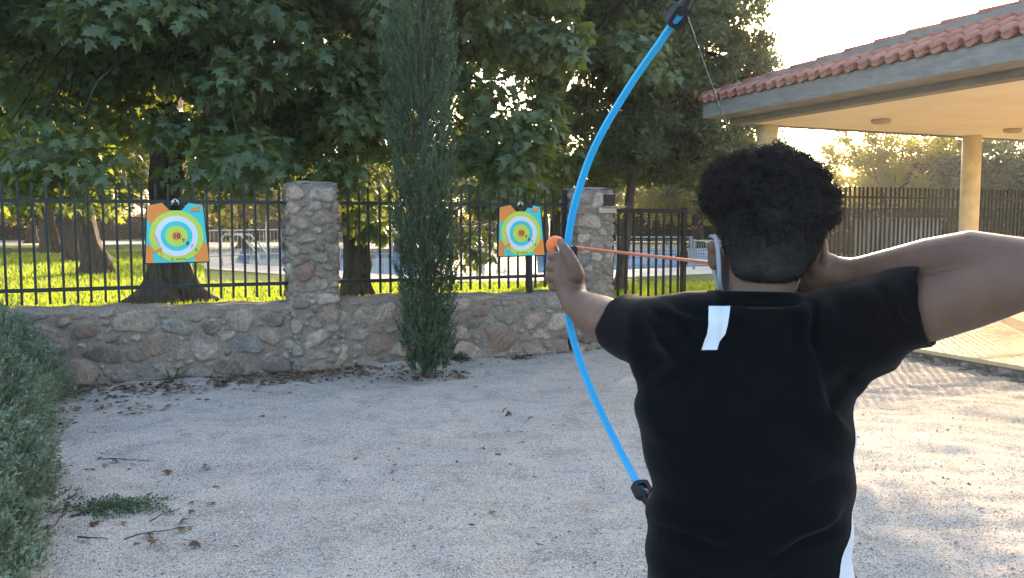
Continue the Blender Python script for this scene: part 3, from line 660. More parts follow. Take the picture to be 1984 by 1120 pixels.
tree('evergreen_oak', 'lower evergreen tree between the gate and the pavilion corner', ob2, 2.2, .12, .05, (P(1420, 330, ob2.y).x, ob2.y, 3.1), (2.0, 1.6, 1.5), 120, .42, 260, .08, 'oak', M_oak, M_bark2, 6, GRP, droop=.1, zmin=1.6)
# trees behind the tall fence on the right
for i, (px, D, hz, cr, ncl, lm, lab) in enumerate((
    (1718, 38, 3.9, (3.1, 2.2, 2.6), 190, M_yellow, 'yellowing sunlit tree seen under the pavilion roof left of the second column'),
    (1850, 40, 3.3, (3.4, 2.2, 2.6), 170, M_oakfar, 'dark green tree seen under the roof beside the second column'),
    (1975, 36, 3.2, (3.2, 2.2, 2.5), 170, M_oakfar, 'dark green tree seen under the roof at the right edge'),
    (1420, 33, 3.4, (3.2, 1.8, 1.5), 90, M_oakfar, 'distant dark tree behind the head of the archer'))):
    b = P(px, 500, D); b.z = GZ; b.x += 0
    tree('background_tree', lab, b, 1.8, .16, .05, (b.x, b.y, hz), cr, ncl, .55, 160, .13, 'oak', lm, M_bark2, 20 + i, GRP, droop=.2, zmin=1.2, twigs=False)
b = P(1888, 500, 34); b.z = GZ
tree('slender_tree', 'sparse twiggy treetop rising above the pavilion roof ridge', b, 4.5, .14, .05, (b.x - 2.9, b.y, 7.4), (3.0, 1.6, 1.5), 26, .35, 45, .14, 'oak', M_yellow, M_bark2, 31, GRP, droop=.2)
# belt of trees beyond the pool: a few real ones copied
r_ = random.Random(9); protos = []
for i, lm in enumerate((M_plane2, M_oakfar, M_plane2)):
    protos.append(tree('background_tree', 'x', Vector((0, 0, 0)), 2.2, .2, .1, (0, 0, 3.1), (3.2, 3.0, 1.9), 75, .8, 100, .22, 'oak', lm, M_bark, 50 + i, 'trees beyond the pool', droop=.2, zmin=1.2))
spots = [(-24, 44), (-19, 37), (-15.5, 46), (-11, 36), (-7.5, 43), (-4.2, 33), (-1.5, 41), (1.2, 34), (4.2, 40), (7.6, 36), (-29, 38), (10.5, 44), (18.5, 42), (19.5, 36), (-33, 44), (-37, 36), (-27.5, 50)]
desc = ['behind the left trunks', 'left of the large target', 'above the large target', 'right of the large target', 'left of the first pillar', 'behind the first pillar', 'left of the cypress', 'right of the cypress', 'above the small target', 'behind the gate', 'at the far left edge', 'behind the archer head', 'behind the second column', 'at the far right edge', 'outside the left picture edge', 'farthest out left', 'behind the bluish hedge']
for i, ((x, y), ds) in enumerate(zip(spots, desc)):
    k_ = i % 3; o = protos[k_] if i < 3 else copy_tree(protos[k_])
    o['label'] = ('sun flecked leafy' if k_ != 1 else 'dark dense') + ' tree of the belt beyond the pool, ' + ds
    o.location = (x, y, GZ); s = r_.uniform(.9, 1.25); o.scale = (s * 1.1, s, r_.uniform(.82, .98)); o.rotation_euler = (0, 0, r_.uniform(0, 6))
# clipped hedges
def hedge(a, b, H, T, n, label, mat, name='hedge'):
    rg = np.random.RandomState(n); d = np.array(b - a); t = rg.rand(n, 1); z = rg.rand(n, 1) ** .7 * H
    pos = np.array(a) + d * t + np.concatenate([np.zeros((n, 1)), (rg.rand(n, 1) - .5) * T, z], 1); pos[:, 2] += .15 * np.sin(pos[:, 0] * 1.3)
    e = empty(name, (a + b) / 2, label, 'hedge')
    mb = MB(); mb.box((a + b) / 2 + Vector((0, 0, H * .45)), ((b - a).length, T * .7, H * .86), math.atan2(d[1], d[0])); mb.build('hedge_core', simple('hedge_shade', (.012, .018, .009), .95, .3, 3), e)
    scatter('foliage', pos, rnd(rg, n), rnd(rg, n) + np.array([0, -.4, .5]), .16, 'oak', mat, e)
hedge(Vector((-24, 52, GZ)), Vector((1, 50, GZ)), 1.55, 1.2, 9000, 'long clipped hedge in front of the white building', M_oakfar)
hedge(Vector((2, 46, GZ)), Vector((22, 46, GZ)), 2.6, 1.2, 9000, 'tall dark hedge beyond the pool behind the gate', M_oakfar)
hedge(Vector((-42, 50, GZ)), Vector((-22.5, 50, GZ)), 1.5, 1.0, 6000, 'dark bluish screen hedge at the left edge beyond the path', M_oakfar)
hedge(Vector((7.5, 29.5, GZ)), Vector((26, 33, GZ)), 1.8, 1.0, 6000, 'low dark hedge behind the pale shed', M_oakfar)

# lawn blades
rg = np.random.RandomState(2); n = 150000
D = 8.3 + 22 * rg.rand(n) ** 1.7; x = (rg.rand(n) * 1.30 - .62) * D * 1.05
lx = (x - W0[0]) * CB + (D - W0[1]) * SB; off = -(x - W0[0]) * SB + (D - W0[1]) * CB
pxg = x / D * FPX + 992; pyg = HOR + (CAMZ - GZ) / D * FPX
ok = (off > .40) & (x < 3.0 + .44 * (D - 13.5) + .0) & ~((pyg < 549) & (pxg > 395) & (D > 16)) & ((pxg < 1500))
ok &= (nz_ := np.ones_like(ok))
pos = np.stack([x, D, np.full(n, GZ)], 1)[ok]; n = len(pos)
d = rnd(rg, n) * .55; d[:, 2] = np.abs(d[:, 2]) + .9; nr = rnd(rg, n); nr[:, 2] *= .3
tag(scatter('lawn_grass', pos, d, nr, rg.uniform(.035, .075, n) * (1 + pos[:, 1] / 40), 'blade', M_grass, None, rg.uniform(.006, .010, n) * (1 + pos[:, 1] / 14)), 'short bright green lawn grass behind the stone wall', 'lawn grass', kind='stuff')
# taller tufts by the gate
# ------------------------------------------------------------------ the cypress in front of the wall
cb = G(828, 728, 0); cy = empty('cypress', cb, 'narrow dark columnar cypress standing on the gravel in front of the stone wall', 'cypress')
rg = np.random.RandomState(7)
zz = [0, .12, .35, .8, 1.2, 1.8, 2.4, 3.2, 4.2, 5.2, 6.0]; rr = [.15, .185, .21, .23, .25, .265, .285, .29, .28, .21, .03]
mb = MB(); mb.tube([cb, cb + Vector((.0, 0, 2)), cb + Vector((-.05, 0, 5.2))], [.055, .045, .015], 8)
for i in range(90):
    z0 = rg.uniform(.05, 4.6); a = rg.uniform(0, 6.28); R_ = np.interp(z0 + .5, zz, rr); e = cb + Vector((math.cos(a) * R_ * .8, math.sin(a) * R_ * .8, z0 + rg.uniform(.4, .8)))
    bough(mb, cb + Vector((0, 0, z0)), e, .010, .003, i, 4, -.08, 5)
mb.build('trunk', M_bark2, cy)
n = 5200; z0 = rg.rand(n) * 5.7 + .04; a = rg.rand(n) * 6.283; lobe = 1 + .16 * np.sin(a * 3 + z0 * 2.0) + .12 * np.sin(a * 5 - z0 * 3.1 + 1) + .10 * np.sin(z0 * 9 + a * 2)
q = rg.rand(n) ** .35; R_ = np.interp(z0, zz, rr) * lobe * q
c = np.stack([cb.x - .012 * z0 + np.cos(a) * R_, cb.y + np.sin(a) * R_, z0], 1)
ax = np.stack([np.cos(a) * .32, np.sin(a) * .32, np.ones(n)], 1) + rnd(rg, n) * .28; ax = unit(ax); L = rg.uniform(.10, .26, n)
m = 20; t = np.tile(np.linspace(0, 1, m), n)[:, None]; ci = np.repeat(np.arange(n), m)
pos = c[ci] + ax[ci] * t * L[ci][:, None]; dd = ax[ci] * 1.0 + rnd(rg, n * m) * .62
scatter('foliage', pos, dd, rnd(rg, n * m), rg.uniform(.022, .05, n * m) * (1.15 - t[:, 0] * .5), 'sliver', M_cyp, cy, .011)
# small pale cones
mb = MB()
for i in range(26):
    z0 = rg.uniform(.4, 4.2); a = rg.uniform(3.4, 6.0); R_ = np.interp(z0, zz, rr) * .98; mb.ell((cb.x - .012 * z0 + math.cos(a) * R_, cb.y + math.sin(a) * R_, z0), (.013, .013, .015), None, 8, 6)
tag(mb.build('cones', simple('cypress_cone', (.16, .15, .10), .8, .3, 30), cy, True), kind='stuff')

# ------------------------------------------------------------------ grey-green shrubs on the left
def shrub(label, c, rx, ry, H, seed, n=2600, grassy=.35):
    rg = np.random.RandomState(seed); t = empty('grey_shrub', c, label, 'shrub', 'grey green shrubs along the left edge')
    d = rnd(rg, n); d[:, 2] = np.abs(d[:, 2]); a = np.arctan2(d[:, 1], d[:, 0]); lob = 1 + .10 * np.sin(3 * a + seed) + .09 * np.sin(7 * a + d[:, 2] * 5 + seed) + .06 * np.sin(13 * a + 9 * d[:, 2])
    base = d * np.array([rx, ry, H]) * lob[:, None] * (.72 + .25 * rg.rand(n, 1) ** .5)
    c_ = np.array(c) + base; ax = unit(d * np.array([1, 1, .8]) + np.array([0, 0, .75]) + rnd(rg, n) * .5); L = rg.uniform(.07, .16, n)
    m = 22; t_ = np.tile(np.linspace(.1, 1, m), n)[:, None]; ci = np.repeat(np.arange(n), m)
    pos = c_[ci] + ax[ci] * t_ * L[ci][:, None]
    scatter('foliage', pos, ax[ci] + rnd(rg, n * m) * .9, rnd(rg, n * m), rg.uniform(.020, .042, n * m), 'sliver', M_shrub, t, .010)
    mb = MB()
    for i in range(170):
        j = rg.randint(n); bough(mb, Vector(c) + Vector((rg.uniform(-.3, .3) * rx, rg.uniform(-.3, .3) * ry, .02)), Vector(c_[j]), .008, .003, i, 4, .12, 5)
    mb.build('stems', M_twig, t)
    # dense shaded body of stems and dry leaves inside
    m2 = 16000; dd = rnd(rg, m2); dd[:, 2] = np.abs(dd[:, 2]); p2 = np.array(c) + dd * np.array([rx, ry, H]) * (.35 + .52 * rg.rand(m2, 1) ** .6)
    scatter('inner_leaves', p2, rnd(rg, m2), rnd(rg, m2), .05, 'oak', M_litter if seed % 2 else M_weed, t)
    k_ = int(3800 * grassy); j = rg.randint(n, size=k_); g0 = c_[j] - np.array([0, 0, .06]); gd = unit(d[j] * .7 + rnd(rg, k_) * .45 + np.array([0, 0, .7]))
    scatter('grass_blades', g0, gd, rnd(rg, k_), rg.uniform(.10, .30, k_), 'blade', M_shrubg, t, .0035)
    return t
for (px, py, rx, ry, H, lab, gr, dx) in ((40, 1115, .60, .50, .42, 'grey green shrub at the very bottom left corner of the picture', .3, -.60), (70, 1000, .62, .70, .50, 'grey green shrub just above the one in the bottom left corner', .3, -.66), (95, 850, .78, .75, .62, 'silvery shrub with grass growing through it, third along the left edge', .9, -.86), (105, 790, .85, .75, .72, 'grey green shrub fourth along the left edge, with green grass', 1.0, -.86), (100, 745, .80, .7, .66, 'grey green shrub farthest along the left edge, close to the stone wall', .3, -.80)):
    g = G(px, py, 0); shrub(lab, Vector((g.x + dx, g.y, 0)), rx, ry, H, int(py), 2800, gr)
# weeds
def blades(label, c, n, L, w_, spread, seed, mat, name, up=.9, flatz=1, cat='weed', size_y=1):
    rg = np.random.RandomState(seed); a = rg.rand(n) * 6.28; r = rg.rand(n) ** .6 * spread
    pos = np.stack([c.x + np.cos(a) * r, c.y + np.sin(a) * r * size_y, np.full(n, .004)], 1); d = np.stack([np.cos(a), np.sin(a), np.full(n, up)], 1) + rnd(rg, n) * .4; d[:, 2] = np.abs(d[:, 2])
    o = scatter(name, pos, d, rnd(rg, n) + np.array([0, 0, 1.2]), rg.uniform(.5, 1.0, n) * L, 'blade', mat, None, w_); return tag(o, label, cat)
blades('long bladed green weed tuft at the foot of the wall below the large target', G(330, 735), 60, .34, .011, .05, 5, M_weed, 'blade_weed', .55)
o = None
def mat_weed(label, c, n, rx, ry, hz, seed, size, mat=None):
    rg = np.random.RandomState(seed); a = rg.rand(n) * 6.28; r = rg.rand(n) ** .65; r = r * (1 + .25 * np.sin(5 * a + seed) + .2 * np.sin(11 * a))
    pos = np.stack([c.x + np.cos(a) * r * rx, c.y + np.sin(a) * r * ry, .01 + rg.rand(n) * hz * (1 - r * .6)], 1); d = rnd(rg, n) + np.stack([np.cos(a), np.sin(a), np.zeros(n)], 1) * .5
    return tag(scatter('low_weed', pos, d, rnd(rg, n) + np.array([0, 0, 1.0]), rg.uniform(.5, 1, n) * size, 'sliver', mat or M_weed, None, size * .4), label, 'weed')
mat_weed('flat dark green weed patch spreading on the gravel at bottom left', G(225, 985), 2000, .27, .17, .014, 3, .022)
mat_weed('small weed growing out of the wall foot right of the cypress', G(892, 700) + Vector((0, .02, .10)), 300, .10, .04, .10, 4, .035)
mat_weed('tiny flat weed on the gravel near the steel edging', G(1010, 697), 260, .13, .06, .02, 6, .025)
mat_weed('dark leafy weed between the left shrubs and the wall', G(175, 742), 1100, .26, .14, .22, 8, .035)
rg = random.Random(12); mb = MB(); c = G(215, 728)
for i in range(34):
    e = c + Vector((rg.uniform(-.45, .55), rg.uniform(-.2, .2), rg.uniform(.15, .62))); p = bough(mb, c, e, .0035, .0015, i, 5, .1, 4)
    for j in range(4): s_ = p[2 + j % 3]; bough(mb, s_, s_ + Vector((rg.uniform(-.12, .12), rg.uniform(-.1, .1), rg.uniform(.02, .14))), .0018, .001, i * 9 + j, 3, .1, 4)
tag(mb.build('dry_weed', M_twig), 'dry pale twiggy weed leaning against the wall at the left', 'weed')
mb = MB()
for (a, b) in (((90, 1040), (130, 990)), ((140, 1000), (175, 990)), ((240, 1045), (375, 1020)), ((150, 1040), (210, 1045)), ((200, 890), (290, 893)), ((290, 1010), (350, 985))):
    bough(mb, G(*a, .012), G(*b, .012), .004, .002, a[0], 5, .03, 5)
tag(mb.build('fallen_twigs', M_twigd), 'thin dark twigs lying on the gravel at bottom left', 'twigs', kind='stuff')
# dry leaves on the gravel, thick along the wall
rg = np.random.RandomState(14); n = 1500; pos = []
while len(pos) < n:
    u = rg.uniform(-2.9, 2.4); o_ = -abs(rg.normal()) * (.34 if u < .5 else .16) - .01; p = W(u, o_, 0)
    if u < -1 and rg.rand() < .25: p = p + Vector((0, -rg.rand() * 1.4, 0))
    if u > 1.2 and rg.rand() < .8: continue
    pos.append((p.x, p.y, .012))
for i in range(160): a = rg.rand() * 6.28; r = rg.rand() ** .5 * .45; pos.append((cb.x + math.cos(a) * r, cb.y + math.sin(a) * r * .7, .012))
for i in range(130): g = G(rg.uniform(90, 420), 750 + 330 * rg.rand() ** 2); pos.append((g.x, g.y, .014))
for i in range(40): g = G(rg.uniform(400, 1200), rg.uniform(730, 1100)); pos.append((g.x, g.y, .014))
pos = np.array(pos); n = len(pos); nr = rnd(rg, n) * .45 + np.array([0, 0, 1.0])
tag(scatter('fallen_leaves', pos, rnd(rg, n) * np.array([1, 1, .15]), nr, rg.uniform(.02, .06, n), 'plane', M_litter), 'dry brown fallen leaves scattered along the wall and the cypress foot', 'fallen leaves', kind='stuff')
rg = np.random.RandomState(19); n = 2600; D = 3.0 + 6.5 * rg.rand(n) ** 1.2; x = (rg.rand(n) * 1.2 - .58) * D; ok = (-(x - W0[0]) * SB + (D - W0[1]) * CB) < -.03
pos = np.stack([x, D, np.full(n, .010)], 1)[ok]; n = len(pos); nr = rnd(rg, n) * .5 + np.array([0, 0, 1.0])
tag(scatter('dark_crumbs', pos, rnd(rg, n) * np.array([1, 1, .2]), nr, rg.uniform(.006, .022, n) * (1 + .6 * (rg.rand(n) < .1)), 'sliver', M_twigd, None, .007), 'tiny dark bark crumbs and seeds strewn over the gravel', 'litter', kind='stuff')
# loose stones of the gravel
rg = np.random.RandomState(15); n = 42000; D = 2.9 + 7.2 * rg.rand(n) ** 1.5; x = (rg.rand(n) * 1.25 - .6) * D
wl = -(x - W0[0]) * SB + (D - W0[1]) * CB; k_ = (wl < -.02); x, D = x[k_], D[k_]; n = len(x)
Vt = np.array([(1, 0, 0), (-.5, .85, 0), (-.5, -.85, 0), (.1, 0, .8), (-.1, .1, -.5)]); Ft = np.array([(0, 1, 3), (1, 2, 3), (2, 0, 3)])
s = rg.uniform(.0022, .0055, n) * (1 + (rg.rand(n) < .02) * 1.6); a = rg.rand(n) * 6.28; ca, sa = np.cos(a), np.sin(a)
PX = x[:, None] + (Vt[None, :, 0] * ca[:, None] - Vt[None, :, 1] * sa[:, None]) * s[:, None] * rg.uniform(.8, 1.4, (n, 1)); PY = D[:, None] + (Vt[None, :, 0] * sa[:, None] + Vt[None, :, 1] * ca[:, None]) * s[:, None]
ix, iy = np.searchsorted(xs, x).clip(1, len(xs) - 1), np.searchsorted(ys, D).clip(1, len(ys) - 1); gz = Z[iy, ix]
PZ = gz[:, None] + Vt[None, :, 2] * s[:, None] + .001
k = N('loose_stone'); g = k.n('NewGeometry'); k.col(k.ramp(g.outputs['Random Per Island'], [(0, (.12, .11, .10)), (.4, (.30, .285, .27)), (.75, (.46, .45, .43)), (1, (.62, .61, .60))])); M_loose = k.set(.9, .2)
tag(link('loose_stones', npmesh('loose_stones', np.stack([PX, PY, PZ], -1).reshape(-1, 3), (Ft[None] + (np.arange(n) * 5)[:, None, None]).reshape(-1, 3)), None, M_loose), 'small loose stones of the pale gravel yard', 'gravel stones', kind='stuff')
# ------------------------------------------------------------------ archery targets
def flatcol(name, c, rough=.5): return simple(name, c, rough, .04, 3, spec=.35)
T_or, T_cy, T_li, T_wh, T_bk, T_gr = flatcol('print_orange', (.86, .27, .055)), flatcol('print_cyan', (.05, .60, .62)), flatcol('print_lime', (.58, .70, .09)), flatcol('print_white', (.74, .77, .84)), flatcol('print_dark', (.03, .035, .045)), flatcol('print_grey', (.20, .24, .26))
def text_mesh(s, size, bold=0, shear=0):
    cu = bpy.data.curves.new('t', 'FONT'); cu.body = s; cu.size = size; cu.offset = bold; cu.shear = shear; cu.align_x = 'CENTER'; cu.align_y = 'CENTER'; cu.resolution_u = 3
    o = bpy.data.objects.new('t', cu); COL.objects.link(o); dg = bpy.context.evaluated_depsgraph_get(); me = bpy.data.meshes.new_from_object(o.evaluated_get(dg)); bpy.data.objects.remove(o); return me
def target(label, ctr_u, off, zbot, roll):
    M = Matrix.Translation(W(ctr_u, off, zbot)) @ Matrix.Rotation(ANG, 4, 'Z') @ Matrix.Rotation(roll, 4, 'Y') @ Matrix.Rotation(R(90 - 3), 4, 'X')   # local x right, y up, z toward the camera
    t = empty('archery_target', M.translation, label, 'archery target', 'foam archery targets on the railing')
    out = [(-.28, 0), (.28, 0), (.244, .535), (.12, .56), (.056, .488), (-.052, .488), (-.115, .56), (-.245, .535)]
    big = [(-.29, -.010), (.288, -.010), (.254, .535), (.248, .543), (.12, .568), (-.115, .568), (-.25, .543), (-.256, .535)]
    mb = MB(); mb.prism([(x, y) for x, y in [(-.29, -.010), (.288, -.010), (.2575, .48), (-.2595, .48)]], -.035, -.002, M)
    mb.prism([(.05, .4802), (.2574, .4802), (.254, .535), (.12, .562)], -.035, -.002, M); mb.prism([(-.2594, .4802), (-.046, .4802), (-.115, .562), (-.256, .535)], -.035, -.002, M)
    mb.prism([(-.10, .538), (.10, .538), (.118, .562), (-.113, .562)], -.033, -.004, M)
    mb.build('foam_board', M_black, t)
    mb = MB(); mats = [T_cy, T_or, T_li, T_wh, T_bk, T_gr]; z = 0.0
    mb.prism(out, -.0015, 0, M)
    def sheet(poly, mi, z): mb.mi = mi; mb.prism(poly, z - .0008, z, M)
    def xl(y): return -.28 + .035 * y / .535
    def xr(y): return .28 - .036 * y / .535
    sheet([(xl(.533) + .001, .533), (xl(.40) + .001, .40), (-.19, .345), (.0, .42), (.0, .487), (-.053, .487), (-.1155, .5585)], 1, .0012)
    sheet([(.165, .001), (xr(.0) - .001, .001), (xr(.165) - .001, .165), (.225, .20), (.12, .10)], 1, .0012)
    sheet([(xl(.0) + .001, .001), (-.205, .001), (-.212, .05), (-.218, .085), (-.20, .11), (-.235, .168), (xl(.168) + .001, .168)], 1, .0012)
    def disc(r, mi, z, cx=0, cy=.247, n=72): sheet([(cx + r * math.cos(2 * math.pi * i / n), cy + r * math.sin(2 * math.pi * i / n)) for i in range(n)], mi, z)
    for i, (r, m_) in enumerate(((.240, 2), (.190, 3), (.140, 0), (.098, 2), (.043, 1))): disc(r, m_, .0024 + i * .0010)
    # archer's bow drawn across the rings
    def line(pts, w_, mi, z):
        for p, q in zip(pts[:-1], pts[1:]):
            d = Vector((q[0] - p[0], q[1] - p[1])); nn = Vector((-d.y, d.x)).normalized() * w_ / 2
            sheet([(p[0] - nn.x, p[1] - nn.y), (q[0] - nn.x, q[1] - nn.y), (q[0] + nn.x, q[1] + nn.y), (p[0] + nn.x, p[1] + nn.y)], mi, z)
    line([(-.192, .275), (-.182, .235), (-.162, .19), (-.150, .15), (-.143, .12), (-.142, .075), (-.148, .04), (-.160, .008)], .006, 1, .0085)
    line([(-.238, .108), (-.20, .104), (-.148, .118)], .022, 1, .0088); disc(.014, 1, .0091, -.147, .122, 16)
    line([(-.192, .275), (-.165, .135)], .002, 5, .0094); line([(-.135, .138), (-.112, .142)], .003, 1, .0094)
    def put(s, size, x, y, mi, bold=0.0, shear=0, rot=0, z=.0085):
        me = text_mesh(s, size, bold, shear); c_, s_ = math.cos(rot), math.sin(rot)
        vs = [M @ Vector((x + v.co.x * c_ - v.co.y * s_, y + v.co.x * s_ + v.co.y * c_, z)) for v in me.vertices]
        mb.mi = mi; mb.add(vs, [tuple(p.vertices) for p in me.polygons]); bpy.data.meshes.remove(me)
    put('10', .064, .0, .247, 4, .0015); put('9', .050, .058, .205, 4, .0008); put('8', .050, .094, .175, 4, .0012); put('7', .045, .131, .147, 4, .0002); put('6', .045, .170, .114, 4, .0002)
    put('soft', .056, .175, .505, 1, .004, .15, .03, .0012); put('ARCHERY', .0185, .178, .478, 5, .0008, 0, .0, .0012)
    put('GEOLOGIC', .0175, .030, .030, 4, .0003); sheet([(-.048 + .010 * math.cos(a), .030 + .010 * math.sin(a)) for a in [R(30 + 60 * i) for i in range(6)]], 4, .0085); sheet([(-.047 + .005 * math.cos(a), .031 + .005 * math.sin(a)) for a in [R(30 + 60 * i) for i in range(6)]], 2, .0090)
    mb.build('printed_face', mats, t)
    # cable tie and hook holding it to the rail
    mb = MB(); q = [M @ Vector(p) for p in ((-.03, .545, .0), (-.03, .575, .01), (.0, .60, -.01), (.03, .575, .01), (.03, .545, .0))]; mb.tube(q, .004, 6)
    mb.build('tie', flatcol('tie_white', (.7, .7, .68)), t)
    mb = MB(); mb.ell(M @ Vector((-.02, .572, .012)), (.016, .012, .012), None, 10, 6); mb.ell(M @ Vector((.018, .577, .012)), (.010, .01, .012), None, 10, 6); mb.build('knot', flatcol('knot_white', (.75, .75, .72)), t)
def zat(px, py, u, off):
    d = W(u, off); return CAMZ + (HOR - py) / FPX * d.y
u1_, u2_ = U(344, .12), U(1011, .12)
target('large left archery target with coloured rings in front of the thick trunk', u1_, .12, zat(344, 508, u1_, .12), R(-.6))
target('smaller right archery target with coloured rings, between the cypress and the bow', u2_, .12, zat(1011, 495, u2_, .12), R(-.8))

# ------------------------------------------------------------------ the bow and arrow
M_blue = simple('blue_limb', (.015, .40, .80), .35, .05, 10, .05, 200, spec=.5)
M_orange = simple('orange_foam', (.90, .20, .055), .6, .06, 12, .2, 150)
M_shaft = simple('orange_shaft', (.58, .17, .08), .5, .06, 12)
bow = empty('bow', P(1100, 560, 2.10), 'curved bright blue bow with black tips, held upright in the left hand of the archer', 'bow')
pts = [(1318, 28, 1.86), (1302, 48, 1.875), (1277, 85, 1.905), (1240, 137, 1.945), (1210, 183, 1.975), (1170, 250, 2.01), (1143, 306, 2.04), (1124, 360, 2.065), (1110, 410, 2.085), (1102, 455, 2.098), (1098, 500, 2.105),
       (1097, 560, 2.108), (1101, 610, 2.105), (1109, 650, 2.098), (1124, 700, 2.08), (1148, 762, 2.045), (1182, 835, 1.995), (1212, 893, 1.95), (1238, 942, 1.90), (1252, 966, 1.875)]
cv = [P(*p) for p in pts]
dense = []
for i in range(len(cv) - 1):
    p0, p1, p2, p3 = cv[max(i - 1, 0)], cv[i], cv[i + 1], cv[min(i + 2, len(cv) - 1)]
    for t in np.linspace(0, 1, 6, endpoint=False):
        dense.append(.5 * ((2 * p1) + (p2 - p0) * t + (2 * p0 - 5 * p1 + 4 * p2 - p3) * t * t + (3 * p1 - p0 - 3 * p2 + p3) * t ** 3))
dense.append(cv[-1])
def strip(mb, pts, wd, th, side, taper=0):      # flat band: width along `side`, rounded edges
    vs = []; m = len(pts); n = 10
    for i in range(m):
        t = (pts[min(i + 1, m - 1)] - pts[max(i - 1, 0)]).normalized(); s = (side - t * side.dot(t)).normalized(); u = t.cross(s)
        f = 1 - taper * abs(i / (m - 1) - .5) * 2
        for (a, b) in ((-.5, -.25), (-.42, -.5), (.42, -.5), (.5, -.25), (.5, .25), (.42, .5), (-.42, .5), (-.5, .25)):
            vs.append(pts[i] + s * a * wd * f + u * b * th)
    k_ = 8; fs = [(i * k_ + j, i * k_ + (j + 1) % k_, (i + 1) * k_ + (j + 1) % k_, (i + 1) * k_ + j) for i in range(m - 1) for j in range(k_)]
    fs += [tuple(range(k_ - 1, -1, -1)), tuple((m - 1) * k_ + j for j in range(k_))]; mb.add(vs, fs)
side = Vector((1, .35, 0)).normalized()
mb = MB(); strip(mb, dense, .0172, .008, side); mb.build('limb', M_blue, bow)
def along(a, b, n=12): return [a.lerp(b, i / (n - 1)) for i in range(n)]
# black handle behind the fist and its rest
mb = MB(); mb.tube([P(1099, 487, 2.105), P(1097, 500, 2.108), P(1096, 545, 2.108), P(1095, 578, 2.108)], [.013, .0155, .0155, .013], 12, round_ends=True); mb.build('handle', M_black, bow, True)
mb = MB(); mb.box(P(1107, 486, 2.08), (.014, .04, .020), .3); mb.tube([P(1078, 480, 2.115), P(1082, 490, 2.09)], [.0055, .0055], 8, round_ends=True); mb.tube([P(1113, 479, 2.06), P(1106, 493, 2.06)], [.005, .005], 8, round_ends=True); mb.build('arrow_rest', M_black, bow)
# tips: black cups with a slot that shows the limb
def tip(a, b, c, nm):
    d = (b - a).normalized(); s = (side - d * side.dot(d)).normalized(); u = d.cross(s); L = (b - a).length; wv = .019
    fr = MB(); M3 = Matrix((s, d, u)).transposed().to_4x4(); M3.translation = a
    nn = 20
    def cap(r1, r2, y0, y1):
        P_ = []
        for i in range(nn // 2 + 1): t = math.pi * i / (nn // 2); P_.append((math.cos(t) * r1, y1 + math.sin(t) * r2))
        for i in range(nn // 2 + 1): t = math.pi + math.pi * i / (nn // 2); P_.append((math.cos(t) * r1, y0 + math.sin(t) * r2 * .5))
        return P_
    o = cap(.0195, .014, .008, L * .80); inn = [(x * .50, .008 + (y - .008) * .70 + .006) for x, y in o]
    n = len(o); vs = []
    for z in (-.009, .009): vs += [M3 @ Vector((x, y, z)) for x, y in o] + [M3 @ Vector((x, y, z)) for x, y in inn]
    fs = []
    for i in range(n):
        j = (i + 1) % n; fs += [(i, j, n + j, n + i), (2 * n + j, 2 * n + i, 3 * n + i, 3 * n + j), (j, i, 2 * n + i, 2 * n + j), (n + i, n + j, 3 * n + j, 3 * n + i)]
    fr.add(vs, fs); fr.tube([a + d * L * .8, b, c], [.013, .013, .009], 12, round_ends=True); fr.build(nm, M_black, bow)
tip(P(1300, 52, 1.875), P(1325, 12, 1.853), P(1334, -4, 1.845), 'tip_cap'); tip(P(1236, 933, 1.903), P(1250, 962, 1.876), P(1255, 974, 1.866), 'tip_cap')
nock = P(1508, 524, 1.775)
mb = MB(); st = P(1328, 24, 1.858); mb.tube(along(st, nock, 20), .0012, 6); mb.tube(along(st, st.lerp(nock, .10), 5), .0022, 6); mb.tube([st.lerp(nock, t) for t in (.30, .31, .32, .33)], .0020, 6); mb.tube([st.lerp(nock, t) for t in (.43, .44, .45)], .0020, 6)
mb.tube(along(P(1252, 966, 1.872), nock, 20), .0016, 6); mb.build('bowstring', M_black, bow)
ar = empty('arrow', P(1075, 476, 2.2), 'orange toy arrow with a round foam tip, drawn on the blue bow', 'arrow')
mb = MB(); tipp = P(1076, 475, 2.175); q = P(1112, 480.5, 2.09); mb.tube(along(tipp, nock, 16), .0036, 10); mb.build('shaft', M_shaft, ar, True)
mb = MB(); mb.ell(tipp, (.0235, .0235, .0235), None, 28, 20); mb.build('foam_tip', M_orange, ar, True)
mb = MB(); mb.tube([q, q.lerp(nock, .05)], [.0065, .0045], 10); mb.build('collar', M_shaft, ar, True)

